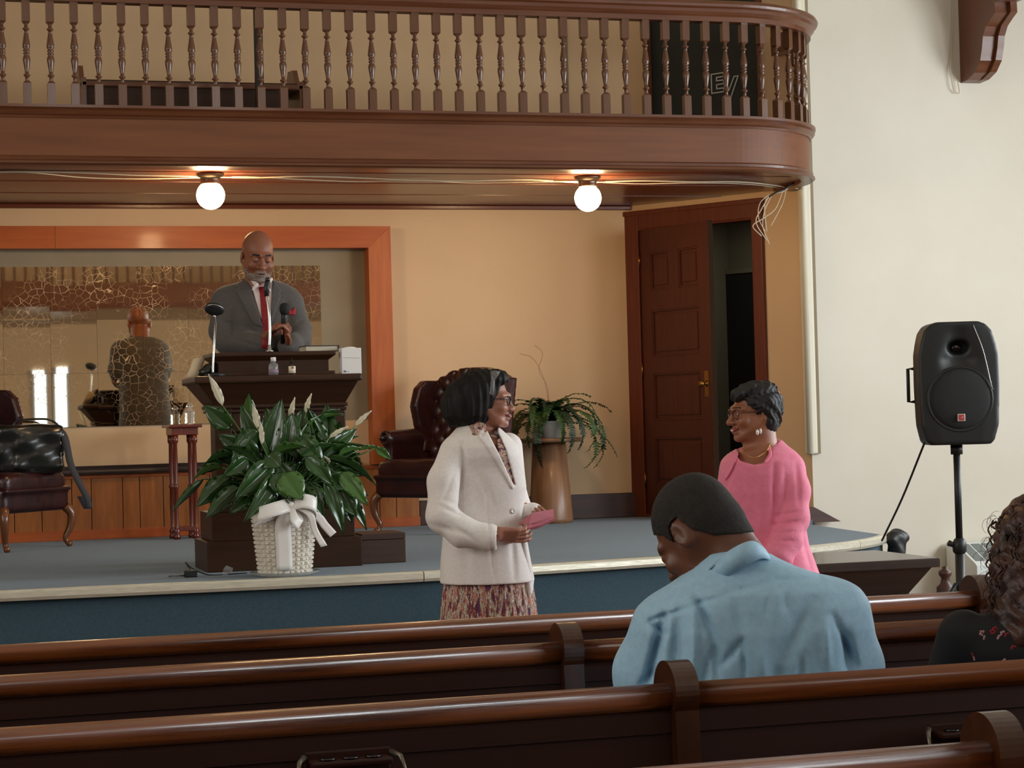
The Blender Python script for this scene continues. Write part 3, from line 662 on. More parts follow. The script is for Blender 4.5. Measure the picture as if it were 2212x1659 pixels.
# ================================================================== bracket and dangling wire on the white wall
p = PY(2067, 100, 12.85); ztop = PY(2067, 0, 12.85).z+.5; zbt = PY(2100, 180, 12.85).z
br = thing('wall_bracket', 'dark carved wooden scroll bracket high on the white wall', 'bracket', (p.x+.12, 12.85, 0))
out = [(0, ztop), (0, zbt)]
arc = []
for a, b in ((0, 0), (-.08, .005), (-.17, .04), (-.235, .11), (-.26, .19), (-.275, .27), (-.31, .33), (-.37, .37), (-.42, .40)): arc.append((a*1.2, zbt+b))
arc += [(-.50, zbt+.47), (-.58, zbt+.47), (-.58, zbt+.60), (-.66, zbt+.62), (-.74, zbt+.70), (-.80, zbt+.86), (-.84, ztop)]
prof = [tuple(v) for v in arc]
MB().prism([(0, ztop)]+prof, -.10, .0, 'x').build('bracket_body', 'mahogany', br)
inner = [(0, ztop)]+[(a*.86 if a else 0, b+.02) for a, b in prof]
MB().prism([(0, ztop)]+[(a-.035 if a < -.02 else a, b-.0) for a, b in prof], .0, .05, 'x').build('bracket_edge', 'mahogany', br)
q = PY(2057, 0, 12.84)
wire3([PY(2058, -60, 12.83), PY(2058, 50, 12.83), PY(2054, 125, 12.83), PY(2053, 150, 12.82), PY(2057, 180, 12.82), PY(2062, 197, 12.82), PY(2072, 200, 12.82), PY(2068, 170, 12.82)], .004, 'wire_white', 'thin wire dangling on the white wall beside the bracket')
# ================================================================== pews
PEWH = 0.88
def pew(name_label, Y, x0, x1, div, rail='pew_rail_wood', extra=None):
    t = thing('pew', name_label, 'pew', (0, Y, 0), group=None)
    xs = [x0]+sorted(div)+[x1]
    rp = []                                          # bullnose section (y, z): +y is the side away from the photographer
    for a in range(0, 13):
        q = math.pi*a/12; rp.append((-.030*math.cos(q)-.004, PEWH-.018+.018*math.sin(q)))
    rp += [(.022, PEWH-.038), (.010, PEWH-.048), (-.020, PEWH-.052), (-.034, PEWH-.040)]
    for i in range(len(xs)-1):
        a, b = xs[i]+(.0 if i == 0 else .026), xs[i+1]-(.026 if i < len(xs)-2 else 0)
        MB().prism(rp, a, b, 'x', smooth=True).build('top_rail', rail, t)
        m = MB().prism([(-.012, PEWH-.05), (.014, PEWH-.05), (-.075, .12), (-.10, .12)], a, b, 'x').build('backrest', 'pew_panel_wood', t)
        MB().prism([(-.015, PEWH-.054), (-.022, PEWH-.064), (-.026, PEWH-.10), (-.019, PEWH-.102), (-.012, PEWH-.09)], a, b, 'x').build('backrest_moulding', 'pew_panel_wood', t)
        MB().prism([(-.06, .40), (.42, .43), (.44, .445), (.42, .46), (-.05, .43)], a, b, 'x').build('seat', 'pew_panel_wood', t)
    for x in div+([x0, x1] if x1 < 3.5 else [x0]):
        if x in (x0, x1) and x in div: continue
        r = .067; out = []
        for k in range(0, 27):
            q = math.radians(208-k*(208+32)/26); out.append((.012+r*math.cos(q), PEWH-.022+r*math.sin(q)))
        out += [(.10, .74), (.13, .66), (.22, .62), (.42, .60), (.46, .56), (.46, 0), (-.105, 0), (-.105, .10), (-.050, .79)]
        MB().prism(out, x-.026, x+.026, 'x', smooth=False).build('pew_divider', 'pew_end_wood', t)
    return t
Xl, Xr = -4.4, 8.9
pa_ = pew('front row pew, farthest from the photographer, its right end near the loudspeaker pole', 5.53, Xl, 3.09, [])
pb_ = pew('second row pew with a square-shouldered divider left of the man in blue', 4.84, Xl, Xr, [1.555])
pc_ = pew('third row pew that the man in the blue shirt leans against', 3.985, Xl, Xr, [1.52])
pd_ = pew('nearest pew, its rounded rail cutting across the bottom right corner', 3.055, Xl, Xr, [PY(2190, 1600, 3.0).x])
# cup holders on pew backs
def cup_rack(px, py, Y, label):
    p = PY(px, py, Y-.05); t = thing('cup_holder', label, 'cup holder', (p.x, p.y-.0, p.z), group='communion cup holders on the pew backs')
    out = [(-.085, -.03), (-.06, -.045), (.06, -.045), (.085, -.03), (.085, .0), (-.085, 0)]
    m = MB(); 
    m.box((-.08, -.055, -.006), (.08, 0, .006), bev=.004); m.box((-.085, -.008, -.03), (.085, .0, .02), bev=.004); m.build('shelf', 'pew_panel_wood', t)
    for i in (-1, 0, 1): MB().lathe([(.011, .0065), (.016, .0065), (.016, .010), (.011, .010)], 16, M=Matrix.Translation((i*.045, -.03, 0))).build('cup_ring', 'black_gloss', t)
    for s in (-1, 1): MB().tube([(s*.086, -.005, .01), (s*.10, -.03, .004), (s*.105, -.045, -.02), (s*.088, -.05, -.035)], [.006, .005, .004, .003], 8).build('bracket', 'nickel', t)
    return t
cup_rack(750, 1640, 3.985-.025, 'small cup holder with metal brackets on the pew back, at the bottom edge')
cup_rack(2082, 1578, 3.985-.025, 'small cup holder on the pew back beside the nearest rounded divider')

# ================================================================== pulpit
c0 = PZ(443, 1238, HS); c1 = PZ(790, 1225, HS)
pux = (PZ(440, 1238, HS).x+PY(778, 1200, c0.y).x)/2; py0 = 10.42
pu = thing('pulpit', 'large dark wooden pulpit with stepped base and flared cornice, behind the peace lily', 'pulpit', (0, py0, HS))
def PX(px, y): return PY(px, 1000, y).x
bx0, bx1 = PX(443, py0), PX(778, py0)
zb_ = lambda py, px=600: PY(px, py, py0).z-HS
m = MB().box((bx0, 0, 0), (bx1, .48, .155), bev=.004).build('lower_base', 'pulpit_wood', pu)
MB().box((bx0+.03, .03, .155), (bx1-.03, .46, .30), bev=.004).build('upper_base', 'pulpit_wood', pu)
a0, a1 = bx0+.06, bx1-.06
zc0, zc1, zt_ = zb_(872), zb_(826), zb_(810)
MB().box((a0+.03, .09, .30), (a1-.03, .42, zc0), bev=.004).build('body', 'pulpit_wood', pu)
for x in (a0, a1-.09): MB().box((x, .05, .30), (x+.09, .16, zc0), bev=.006).build('corner_stile', 'pulpit_wood', pu)
MB().box((a0+.09, .065, zc0-.14), (a1-.09, .12, zc0), bev=.004).build('frieze', 'pulpit_wood', pu)
MB().box((a0+.09, .065, .30), (a1-.09, .12, .40), bev=.004).build('bottom_rail', 'pulpit_wood', pu)
for x0, x1 in ((a0+.11, (a0+a1)/2-.03), ((a0+a1)/2+.03, a1-.11)): MB().box((x0, .075, .42), (x1, .10, zc0-.16), bev=.012).build('front_panel', 'pulpit_wood', pu)
MB().box(((a0+a1)/2-.03, .065, .40), ((a0+a1)/2+.03, .11, zc0-.14), bev=.004).build('centre_stile', 'pulpit_wood', pu)
# flared cornice: frustum
def frust(m, x0, x1, y0, y1, z0, X0, X1, Y0, Y1, z1):
    m.add([(x0, y0, z0), (x1, y0, z0), (x1, y1, z0), (x0, y1, z0), (X0, Y0, z1), (X1, Y0, z1), (X1, Y1, z1), (X0, Y1, z1)], [(3, 2, 1, 0), (4, 5, 6, 7), (0, 1, 5, 4), (1, 2, 6, 5), (2, 3, 7, 6), (3, 0, 4, 7)]); return m
tx0, tx1 = PX(425, py0-.05), PX(788, py0-.05)
m = MB().box((a0-.012, .035, zc0-.02), (a1+.012, .44, zc0), bev=.006).box((a0-.005, .04, zc0-.04), (a1+.005, .435, zc0-.025), bev=.004); m.build('neck_moulding', 'pulpit_wood', pu)
frust(MB(), a0, a1, .045, .43, zc0, tx0+.02, tx1-.02, -.03, .46, zc1).build('cornice', 'pulpit_wood', pu)
MB().box((tx0, -.05, zc1), (tx1, .48, zt_), bev=.012).build('top', 'pulpit_wood', pu)
# upper desk
ux0, ux1 = PX(478, py0+.1), PX(716, py0+.1)
zd = PY(600, 760, py0+.1).z-HS
m = MB().box((ux0-.03, .08, zt_), (ux1+.03, .44, zt_+.02), bev=.006); m.build('desk_plinth', 'pulpit_wood', pu)
MB().box((ux0, .11, zt_+.02), (ux1, .42, zd-.045)).build('desk_body', 'pulpit_wood', pu)
frust(MB(), ux0, ux1, .11, .42, zd-.045, ux0-.03, ux1+.03, .08, .45, zd-.022).build('desk_cornice', 'pulpit_wood', pu)
MB().box((ux0-.035, .075, zd-.022), (ux1+.035, .46, zd), bev=.006).build('desk_top', 'pulpit_wood', pu)
ZT = HS+zt_; ZD = HS+zd
# things on it
def mic_base(m, r=.035): return m
gy = py0+.02
p = PY(465, 803, gy); p.z = ZT
t = thing('gooseneck_microphone', 'tall microphone with flat round black head on the left end of the pulpit', 'microphone', p)
MB().lathe([(0, 0), (.052, 0), (.054, .004), (.052, .014), (0, .016)], 28).build('base', 'black_plastic', t)
tp = PY(463, 680, gy-.03); pts = [(-.012, 0, .015), (-.010, 0, .06), (0.0, -.0, .18), (.006, -.01, .26), (tp.x-p.x, -.03, tp.z-p.z)]
MB().tube([tuple(v) for v in spline(pts, 20)], .0055, 8).build('gooseneck', 'chrome', t)
hM = Matrix.Translation((tp.x-p.x, -.035, tp.z-p.z+.03)) @ Euler((math.radians(-28), math.radians(12), 0)).to_matrix().to_4x4()
MB().lathe([(0, -.018), (.040, -.016), (.047, -.008), (.047, .008), (.040, .016), (0, .018)], 28, M=hM).build('head', 'black_grille', t)
MB().lathe([(.0465, -.004), (.050, -.004), (.050, -.008), (.0465, -.008)], 28, M=hM).build('rim', 'chrome', t)
p = PY(582, 757, py0+.09); p.z = ZD
t = thing('gooseneck_microphone', 'chrome gooseneck microphone rising in front of the speaker\'s tie', 'microphone', p)
MB().lathe([(0, 0), (.022, 0), (.022, .006), (.013, .010), (.012, .03), (0, .03)], 20).build('base', 'chrome', t)
def rel(px, py, y): q = PY(px, py, y); return (q.x-p.x, q.y-p.y, q.z-p.z)
pts = [(0, 0, .02), rel(583, 715, py0+.09), rel(581, 670, py0+.10), rel(577, 640, py0+.12), rel(578, 628, py0+.13)]
MB().tube([tuple(v) for v in spline(pts, 20)], .007, 10).build('gooseneck', 'chrome', t)
MB().tube([rel(576, 640, py0+.12), rel(576, 622, py0+.13), rel(578, 612, py0+.13), rel(579, 602, py0+.14)], [.011, .016, .016, .010], 12).build('capsule', 'black_plastic', t)
MB().ball(rel(578, 604, py0+.13), (.013, .013, .013)).build('windscreen', 'black_gloss', t)
# bottles, box, book
p = PY(591, 808, py0+.0); p.z = ZT
t = thing('sanitizer_bottle', 'small clear plastic bottle with white cap on the pulpit ledge', 'bottle', p)
MB().lathe([(0, 0), (.024, 0), (.026, .004), (.024, .03), (.026, .05), (.022, .058), (.012, .064), (.012, .070), (0, .070)], 20).build('body', 'clear_plastic', t)
MB().lathe([(0, .070), (.014, .070), (.014, .088), (.012, .092), (0, .092)], 20).build('cap', 'paper_white', t)
MB().lathe([(.0265, .012), (.0268, .013), (.0262, .030), (.0258, .030)], 20).build('bottle_label', 'label_purple', t)
p = PY(631, 806, py0+.0); p.z = ZT
t = thing('lotion_bottle', 'small dark brown bottle with cream label on the pulpit ledge', 'bottle', p)
MB().lathe([(0, 0), (.017, 0), (.018, .003), (.018, .045), (.012, .053), (.007, .056), (.007, .064), (0, .064)], 20).build('body', 'amber_bottle', t)
MB().lathe([(.0185, .008), (.0187, .008), (.0187, .044), (.0185, .044)], 20).build('bottle_label', 'label_cream', t)
MB().box((-.006, -.0195, .030), (.005, -.0185, .042)).build('label_emblem', 'label_brown', t)
MB().lathe([(0, .064), (.009, .064), (.009, .070), (.004, .072), (.003, .084), (0, .085)], 16).build('cap', 'black_gloss', t)
p = PY(757, 808, py0+.1); p.z = ZT
t = thing('paper_box', 'white paper box standing on the right end of the pulpit', 'box', p, rz=math.radians(2))
zz = PY(757, 752, py0+.1).z-ZT
MB().box((-.053, -.035, 0), (.053, .035, zz), bev=.003).build('carton', 'paper_white', t)
m = MB(); m.prism([(-.045, zz*.62), (.045, zz*.60), (.045, zz*.61), (-.045, zz*.63)], -.0362, -.0352); m.build('flap_line', 'label_grey', t)
MB().box((-.045, -.0362, .008), (-.032, -.0352, .018)).build('printed_mark', 'label_grey', t)
MB().box((-.028, -.0362, .010), (-.015, -.0352, .0125)).build('printed_mark', 'label_grey', t)
MB().ball((0, 0, zz), (.035, .02, .008)).build('tissue', 'paper_white', t)
p = PY(690, 757, py0+.2); p.z = ZD
t = thing('thick_book', 'thick dark book lying open-edge out on the pulpit desk', 'book', p, rz=math.radians(4))
MB().box((-.09, -.07, .003), (.082, .07, .027)).build('pages', 'book_pages', t)
MB().box((-.093, -.075, 0), (.088, .075, .003)).box((-.093, -.075, .027), (.088, .075, .031)).box((.082, -.075, 0), (.088, .075, .031)).build('cover', 'book_cover', t)
# sheet of paper leaning at left, dark pouch
p = PY(420, 796, py0+.35)
g0 = [[(-.045, 0, -.05), (.02, 0, -.05)], [(-.02, .02, .0), (.045, .02, .0)], [(.0, .04, .05), (.065, .04, .055)]]
tag(MB().sheet(g0, .0015).build('paper_sheet', 'paper_cream', loc=(p.x-.0, p.y-.0, ZT+.055)), 'cream sheet of paper propped on the left rear of the pulpit', 'paper')
s_ = SD().u(ell((0, 0, .035), (.055, .04, .03), (0, -25, 0))).u(ell((.03, 0, .05), (.04, .035, .025)), .02).disp(wav(.002, 90, 0, (1, .5, 1)))
p = PY(449, 790, py0+.18); o = s_.build('glove', 'leather_black', (-.08, -.06, -.01), (.09, .06, .09), .005); o.location = (p.x, p.y, ZT); tag(o, 'dark crumpled glove lying behind the left microphone on the pulpit', 'glove')

# ================================================================== stand table with glass
p = PZ(378, 1165, HS); q = PZ(421, 1158, HS)
yc = 13.72; x0 = PX(374, yc); x1 = PX(416, yc-.0); zt2 = PY(395, 917, yc).z
st_ = thing('plant_stand', 'tall slender cherry wood stand with turned legs left of the pulpit', 'stand', ((x0+x1)/2, yc, HS), rz=.1)
hw = (x1-x0)/2; hz2 = zt2-HS
MB().box((-hw-.05, -hw-.05, hz2-.022), (hw+.05, hw+.05, hz2), bev=.008).build('top', 'cherry_wood', st_)
MB().box((-hw-.025, -hw-.025, hz2-.07), (hw+.025, hw+.025, hz2-.022), bev=.004).build('apron', 'cherry_wood', st_)
legp = [(.022, .0), (.026, .02), (.018, .035), (.026, .05), (.015, .07), (.012, .09), (.015, .2), (.014, .34), (.022, .352), (.014, .365), (.012, .38), (.016, .5), (.014, .64), (.022, .655), (.022, .70)]
lg = MB().lathe([(r, z/.70*(hz2-.07)) for r, z in legp], 14).build('leg', 'cherry_wood', st_); lg.location = (-hw, -hw, 0)
for sx, sy in ((1, -1), (1, 1), (-1, 1)): copy_part(lg, st_, (sx*hw, sy*hw, 0))
for s in (-1, 1):
    MB().box((-hw, s*hw-.012, .055), (hw, s*hw+.012, .08), bev=.004).build('stretcher', 'cherry_wood', st_)
t = thing('glass_jar', 'small clear ribbed glass jar on top of the cherry stand', 'jar', (st_.location.x+.05, yc-.02, zt2))
MB().lathe([(0, 0), (.030, 0), (.034, .01), (.030, .03), (.034, .045), (.030, .06), (.034, .075), (.030, .09), (.020, .105), (.018, .115), (0, .115)], 20).build('jar_body', 'clear_plastic', t)
MB().lathe([(0, .115), (.022, .115), (.024, .125), (.012, .14), (0, .142)], 16).build('stopper', 'clear_plastic', t)

# ================================================================== wooden box right of the pulpit
p = PZ(777, 1222, HS); q = PZ(872, 1216, HS); yb_ = 10.52
xa, xb = PX(777, yb_), PX(872, yb_)
t = thing('step_box', 'low dark brown wooden box on the carpet right of the pulpit', 'box', ((xa+xb)/2, yb_, HS)); hw = (xb-xa)/2; hz3 = PY(825, 1152, yb_).z-HS
MB().box((-hw, 0, 0), (hw, .30, hz3*.78), bev=.004).build('body', 'box_wood', t)
MB().box((-hw, 0, hz3*.79), (hw, .30, hz3), bev=.004).build('lid', 'box_wood', t)
# ================================================================== power adapter, cord, crumpled wrapper
p = PZ(412, 1247, HS)
t = thing('power_adapter', 'black power adapter with a thin cord lying on the carpet by the pulpit', 'adapter', (p.x, p.y, HS), rz=.1)
MB().box((-.03, -.02, 0), (.03, .02, .035), bev=.005).build('adapter_body', 'black_plastic', t)
MB().tube([(-.03, 0, .01), (-.09, .0, .012), (-.11, .0, .012)], [.004, .003, .006], 8).build('plug', 'nickel', t)
MB().tube([tuple(v) for v in spline([(.0, .0, .035), (-.02, .02, .075), (.02, .05, .04), (.10, .04, .004), (.2, .03, .003), (.3, .05, .003)], 30)], .003, 6).build('cord', 'wire_black', t)
p = PZ(492, 1243, HS)
g_ = [[(-.03, 0, 0), (.0, -.005, .004)], [(-.022, .0, .03), (.022, -.01, .02)], [(-.005, .01, .05), (.028, 0, .035)]]
tag(MB().sheet(g_, .001, smooth=False).build('plastic_wrapper', 'clear_plastic', loc=(p.x, p.y, HS)), 'crumpled clear wrapper on the carpet left of the white basket', 'wrapper')

# ================================================================== wing chairs
def wing_chair(label, loc, rz):
    t = thing('wing_chair', label, 'chair', loc, rz, group='oxblood leather wing chairs on the stage')
    # front of the chair is -y
    s = SD().u(rbox((0, -.02, .42), (.30, .29, .07), .05)).disp(lambda P: .004*np.cos(P[:, 0]*21)*np.clip((P[:, 2]-.44)*30, 0, 1))
    s.build('seat_cushion', 'leather_oxblood', (-.36, -.36, .3), (.36, .32, .55), .012, t)
    s = SD().u(rbox((0, .0, .32), (.32, .31, .085), .04)).u(cone((-.3, -.315, .375), (.3, -.315, .375), .016), .01)
    s.build('seat_frame', 'leather_oxblood', (-.38, -.38, .2), (.38, .36, .45), .012, t)
    # back with an arched top and tufting
    th = math.radians(10)
    def backf(P):
        q = P.copy(); z = (P[:, 2]-.42); y = P[:, 1]-.26-z*math.tan(th)*1.0
        top = .665-1.1*np.abs(P[:, 0])**2.2
        wx = .30-.02*np.cos(z*5)
        d = np.maximum(np.maximum(np.abs(P[:, 0])-wx, np.abs(y)-.05), np.maximum(z-top, -z-.1))
        u = P[:, 0]/.11; v = z/.13; tu = np.minimum(((u-np.round(u))**2+(v-np.round(v))**2), ((u-.5-np.round(u-.5))**2+(v-.5-np.round(v-.5))**2))
        return d-.02+.016*np.exp(-tu*20)*(y < 0)
    SD().u(backf).build('backrest', 'leather_oxblood', (-.38, .1, .3), (.38, .6, 1.16), .01, t)
    for sx in (-1, 1):
        def wingf(P, sx=sx):
            z = P[:, 2]; y = P[:, 1]-(z-.42)*math.tan(th); x = P[:, 0]*sx-.315-.03*np.clip((.26-y)*2, 0, 1)
            fr = np.interp(z, [.62, .70, .85, .97, 1.04, 1.10], [.16, .10, .04, .06, .14, .26]).astype(np.float32)
            d = np.maximum(np.maximum(fr-y, y-.30), np.maximum(np.abs(x)-.012, np.maximum(.55-z, z-1.0)))
            return d-.022
        SD().u(wingf).build('wing', 'leather_oxblood', (-.42, -.05, .5), (.42, .5, 1.16), .01, t)
        s = SD().u(rbox((sx*.335, .07, .48), (.035, .23, .16), .03)).u(cone((sx*.345, -.15, .635), (sx*.345, .22, .645), .052), .03)
        s.sub(cone((sx*.345, -.24, .635), (sx*.345, -.185, .635), .035), .01).u(cone((sx*.345, -.20, .635), (sx*.345, -.16, .635), .02), .004)
        s.build('arm', 'leather_oxblood', (-.44, -.4, .28), (.44, .34, .72), .011, t)
        pts = [(sx*.29, -.29, .26), (sx*.315, -.315, .21), (sx*.31, -.31, .13), (sx*.285, -.29, .06), (sx*.29, -.30, .025), (sx*.30, -.325, .012)]
        MB().tube([tuple(v) for v in spline(pts, 16)], [lerp(.034, .016, min(1, i/11)) if i < 13 else (.020, .022, .016)[i-13] for i in range(16)], 12).build('leg', 'walnut_leg', t)
        MB().tube([(sx*.26, .27, .28), (sx*.27, .32, .0)], [.028, .018], 8).build('leg', 'walnut_leg', t)
    return t
pL = Vector(((0.52+1.035)/2, (12.942+13.438)/2, HS)); 
LC = wing_chair('oxblood leather wing chair at the left edge with a black bag on its seat', (.53, 13.40, HS), math.radians(46))
cR = PD(905, 1000, 13.3)
RC = wing_chair('tufted oxblood leather wing chair behind the woman in white', (3.40, 13.30, HS), math.radians(-58))
# black bag on the left chair
yg = 12.95
t = thing('leather_bag', 'bulky black leather shoulder bag resting on the left wing chair', 'bag', (LC.location.x+.18, LC.location.y-.12, HS+.485), math.radians(10))
s = SD().u(rbox((0, 0, .15), (.215, .085, .155), .035, (3, 0, 0))).u(rbox((.05, -.07, .14), (.15, .03, .12), .02), .02)
s.disp(lambda P: .004*np.sin(P[:, 0]*26+P[:, 2]*30)+.003*np.sin(P[:, 2]*55-P[:, 0]*20))
s.build('bag_body', 'leather_black', (-.27, -.15, -.03), (.27, .13, .34), .008, t)
MB().tube([tuple(v) for v in spline([(-.1, 0, .29), (-.06, .0, .33), (.12, 0, .335), (.19, 0, .30)], 20)], (.007), 8).build('handle', 'leather_black', t)
g_ = []
for x, y, z in [tuple(v) for v in spline([(.16, -.06, .30), (.205, -.11, .22), (.225, -.16, .05), (.26, -.21, -.06), (.31, -.23, -.18), (.315, -.21, -.24), (.28, -.18, -.16)], 26)]: g_.append([(x-.022, y, z), (x+.022, y-.004, z)])
MB().sheet(g_, .004).build('strap', 'strap_grey', t)
for zz in (.10, .17, .22): MB().box((.175, -.108, zz), (.20, -.098, zz+.02), bev=.003).build('buckle', 'chrome', t)

# ================================================================== fern on pedestal
yp = 13.75; xp = PY(1190, 1100, yp).x; r0_ = (PY(1236, 1100, yp).x-PY(1145, 1100, yp).x)/2; ztp = PY(1192, 946, yp).z
pdl = thing('pedestal_table', 'tapered brown wooden pedestal with a round top carrying the fern', 'pedestal', (xp, yp, HS)); hp_ = ztp-HS
MB().lathe([(0, 0), (r0_, 0), (r0_, .03), (r0_*.75, hp_-.03), (0, hp_-.03)], 36).build('column', 'pedestal_wood', pdl)
MB().lathe([(0, hp_-.03), (.225, hp_-.03), (.235, hp_-.022), (.235, hp_-.008), (.225, hp_), (0, hp_)], 40).build('top', 'pedestal_wood', pdl)
mat('fern_green', srgb(38, 66, 30), 0.6, c2=srgb(58, 92, 40), nscale=9)
mat('fern_dark', srgb(34, 52, 28), 0.6); mat('pot_white', srgb(200, 200, 190), 0.5)
fr_ = thing('potted_fern', 'full green boston fern with drooping fronds on the wooden pedestal', 'plant', (xp-.0, yp, ztp))
MB().lathe([(0, 0), (.075, 0), (.10, .11), (.105, .12), (.09, .12), (.085, .10), (0, .10)], 24).build('pot', 'pot_white', fr_)
def frond(L, up, droop, az, w=.052, seed=0):
    L *= 1.22 if math.sin(az) < .3 else .75
    rr = random.Random(seed); m = MB(); n = 20; pts = []
    x = 0; z = .10; a = up
    for i in range(n): pts.append((x, z)); x += L/n*math.cos(a); z += L/n*math.sin(a); a -= droop/n*(1+.6*i/n)
    tw = rr.uniform(-.3, .3)
    path = [Vector((math.cos(az+tw*i/n)*p[0], math.sin(az+tw*i/n)*p[0], p[1])) for i, p in enumerate(pts)]
    m.tube(path, [lerp(.003, .001, i/(n-1)) for i in range(n)], 4)
    for i in range(2, n):
        t_ = i/(n-1); ww = w*math.sin(math.pi*min(1, .18+.82*t_)**.8)*1.0+.006
        d = (path[i]-path[i-1]).normalized(); sd = d.cross(Vector((0, 0, 1)));
        if sd.length < .01: sd = Vector((1, 0, 0))
        sd.normalize(); nn = sd.cross(d)
        for k in (0, .5):
            c = path[i-1].lerp(path[i], k)
            for s in (-1, 1):
                tip = c+sd*s*ww*rr.uniform(.8, 1.1)+d*.012-nn*rr.uniform(-.004, .012); wd = d*.0075
                m.add([c-wd, c+wd, (c+tip)/2+wd*1.1+nn*.003, tip, (c+tip)/2-wd*.9+nn*.003], [(0, 4, 2, 1), (4, 3, 2)] if s > 0 else [(0, 1, 2, 4), (4, 2, 3)])
    return m
fs = [(0, .52, .2, 1.3, 1), (25, .45, .9, 1.9, 2), (-20, .60, .55, 2.6, 3), (160, .50, .5, 2.0, 4), (185, .48, .8, 2.6, 5), (140, .40, 1.1, 2.2, 6), (40, .34, 1.25, 1.4, 7), (70, .38, 1.1, 1.8, 8),
      (-60, .50, .9, 2.9, 9), (-90, .46, 1.0, 3.0, 10), (-120, .50, .9, 2.9, 11), (-150, .52, .8, 2.8, 12), (-40, .55, .9, 2.9, 13), (-10, .62, .8, 3.0, 14), (-75, .40, 1.2, 2.6, 15), (-105, .36, 1.3, 2.4, 16), (205, .56, .7, 2.9, 17),
      (100, .45, 1.0, 2.0, 18), (-30, .42, 1.2, 2.4, 19), (-140, .42, 1.15, 2.4, 20), (10, .45, .95, 2.0, 21), (170, .42, 1.2, 2.2, 22), (-55, .62, .6, 2.9, 23), (-125, .6, .6, 2.9, 24), (230, .48, .9, 2.7, 25), (-5, .38, 1.35, 1.6, 26), (15, .55, .75, 1.2, 27), (60, .5, 1.3, 1.6, 28), (-35, .5, 1.1, 2.6, 29), (-80, .55, .9, 3.1, 30), (-100, .45, 1.2, 2.8, 31), (-65, .36, 1.3, 1.8, 32), (-115, .36, 1.3, 1.9, 33), (175, .42, 1.0, 2.9, 34), (-165, .45, 1.1, 2.9, 35), (-15, .5, 1.2, 3.0, 36), (-45, .42, 1.35, 2.2, 37), (-135, .40, 1.35, 2.0, 38), (120, .4, 1.3, 1.5, 39), (190, .38, 1.2, 1.6, 40)]
for az, L, up, dr_, sd_ in fs: frond(L, up, dr_, math.radians(az), seed=sd_).build('frond', 'fern_green' if sd_ % 3 else 'fern_dark', fr_)
for k, e in enumerate([[(0, 0, .12), (.0, .0, .35), (-.06, 0, .48), (-.03, .0, .60), (-.09, 0, .66)], [(.02, 0, .12), (-.02, .0, .40), (-.10, 0, .56), (-.2, 0, .60)]]):
    MB().tube([tuple(v) for v in spline(e, 24)], .0018, 5).build('dry_stem', 'pedestal_wood', fr_)

# ================================================================== peace lily in a white basket
mat('lily_green', srgb(30, 58, 26), 0.22, c2=srgb(48, 84, 34), nscale=4, coat=0.3, contrast=0.6); mat('lily_green_light', srgb(62, 98, 40), 0.25, coat=0.3)
mat('spathe_white', srgb(232, 226, 200), 0.5, sss=0.1); mat('stem_green', srgb(84, 116, 52), 0.5)
mat('basket_white', srgb(236, 230, 218), 0.6, c2=srgb(222, 214, 198), nscale=12); mat('ribbon_white', srgb(236, 232, 226), 0.3, sheen=0.5)
mat('saucer_clear', (0.9, 0.92, 0.92, 1), 0.1, trans=0.8, ior=1.3, alpha=.7)
bxp = PZ(615, 1241, HS); yl = 10.0; xl = PY(615, 1200, yl).x
ly = thing('peace_lily', 'lush peace lily with white blooms in a white woven basket at the stage edge', 'plant', (xl, yl, HS))
zb1_ = PY(615, 1110, yl).z-HS; rb0, rb1 = .128, .158
m = MB(); nw = 28; nr_ = 14
for i in range(nr_):
    z0 = .012+(zb1_-.012)*i/nr_; z1 = .012+(zb1_-.012)*(i+1)/nr_
    for j in range(nw):
        a0_ = 2*math.pi*j/nw; a1_ = 2*math.pi*(j+1)/nw; out_ = (i+j//2) % 2 == 0 if False else ((i+j) % 2 == 0)
        r = lerp(rb0, rb1, (i+.5)/nr_)+(.005 if out_ else .0); P = []
        for (a, z, rr) in ((a0_+.01, z0+.001, r-.008), (a1_-.01, z0+.001, r-.008), (a1_-.01, z1-.001, r-.008), (a0_+.01, z1-.001, r-.008)): P.append((rr*math.cos(a), rr*math.sin(a), z))
        am = (a0_+a1_)/2
        Pm = [((r+.002)*math.cos(lerp(a0_, a1_, u)), (r+.002)*math.sin(lerp(a0_, a1_, u)), lerp(z0, z1, v)) for u, v in ((.25, .25), (.75, .25), (.75, .75), (.25, .75))]
        m.add(P+Pm, [(0, 1, 5, 4), (1, 2, 6, 5), (2, 3, 7, 6), (3, 0, 4, 7), (4, 5, 6, 7)])
m.lathe([(rb0-.006, .0), (rb0-.004, .02), (rb1-.006, zb1_)], 36, caps=False)
stuff(m.build('basket_weave', 'basket_white', ly))
MB().lathe([(rb1-.004, zb1_-.004), (rb1+.008, zb1_-.002), (rb1+.010, zb1_+.008), (rb1, zb1_+.014), (rb1-.010, zb1_+.008), (rb1-.010, zb1_-.004)], 36, caps=False).build('basket_rim', 'basket_white', ly)
MB().lathe([(0, .002), (.14, .002), (.165, .012), (.175, .022), (.172, .024), (.16, .014), (.13, .006), (0, .006)], 36).build('saucer', 'saucer_clear', ly)
MB().lathe([(0, zb1_-.03), (rb1-.012, zb1_-.03)], 24, caps=False).build('soil', 'box_wood', ly)
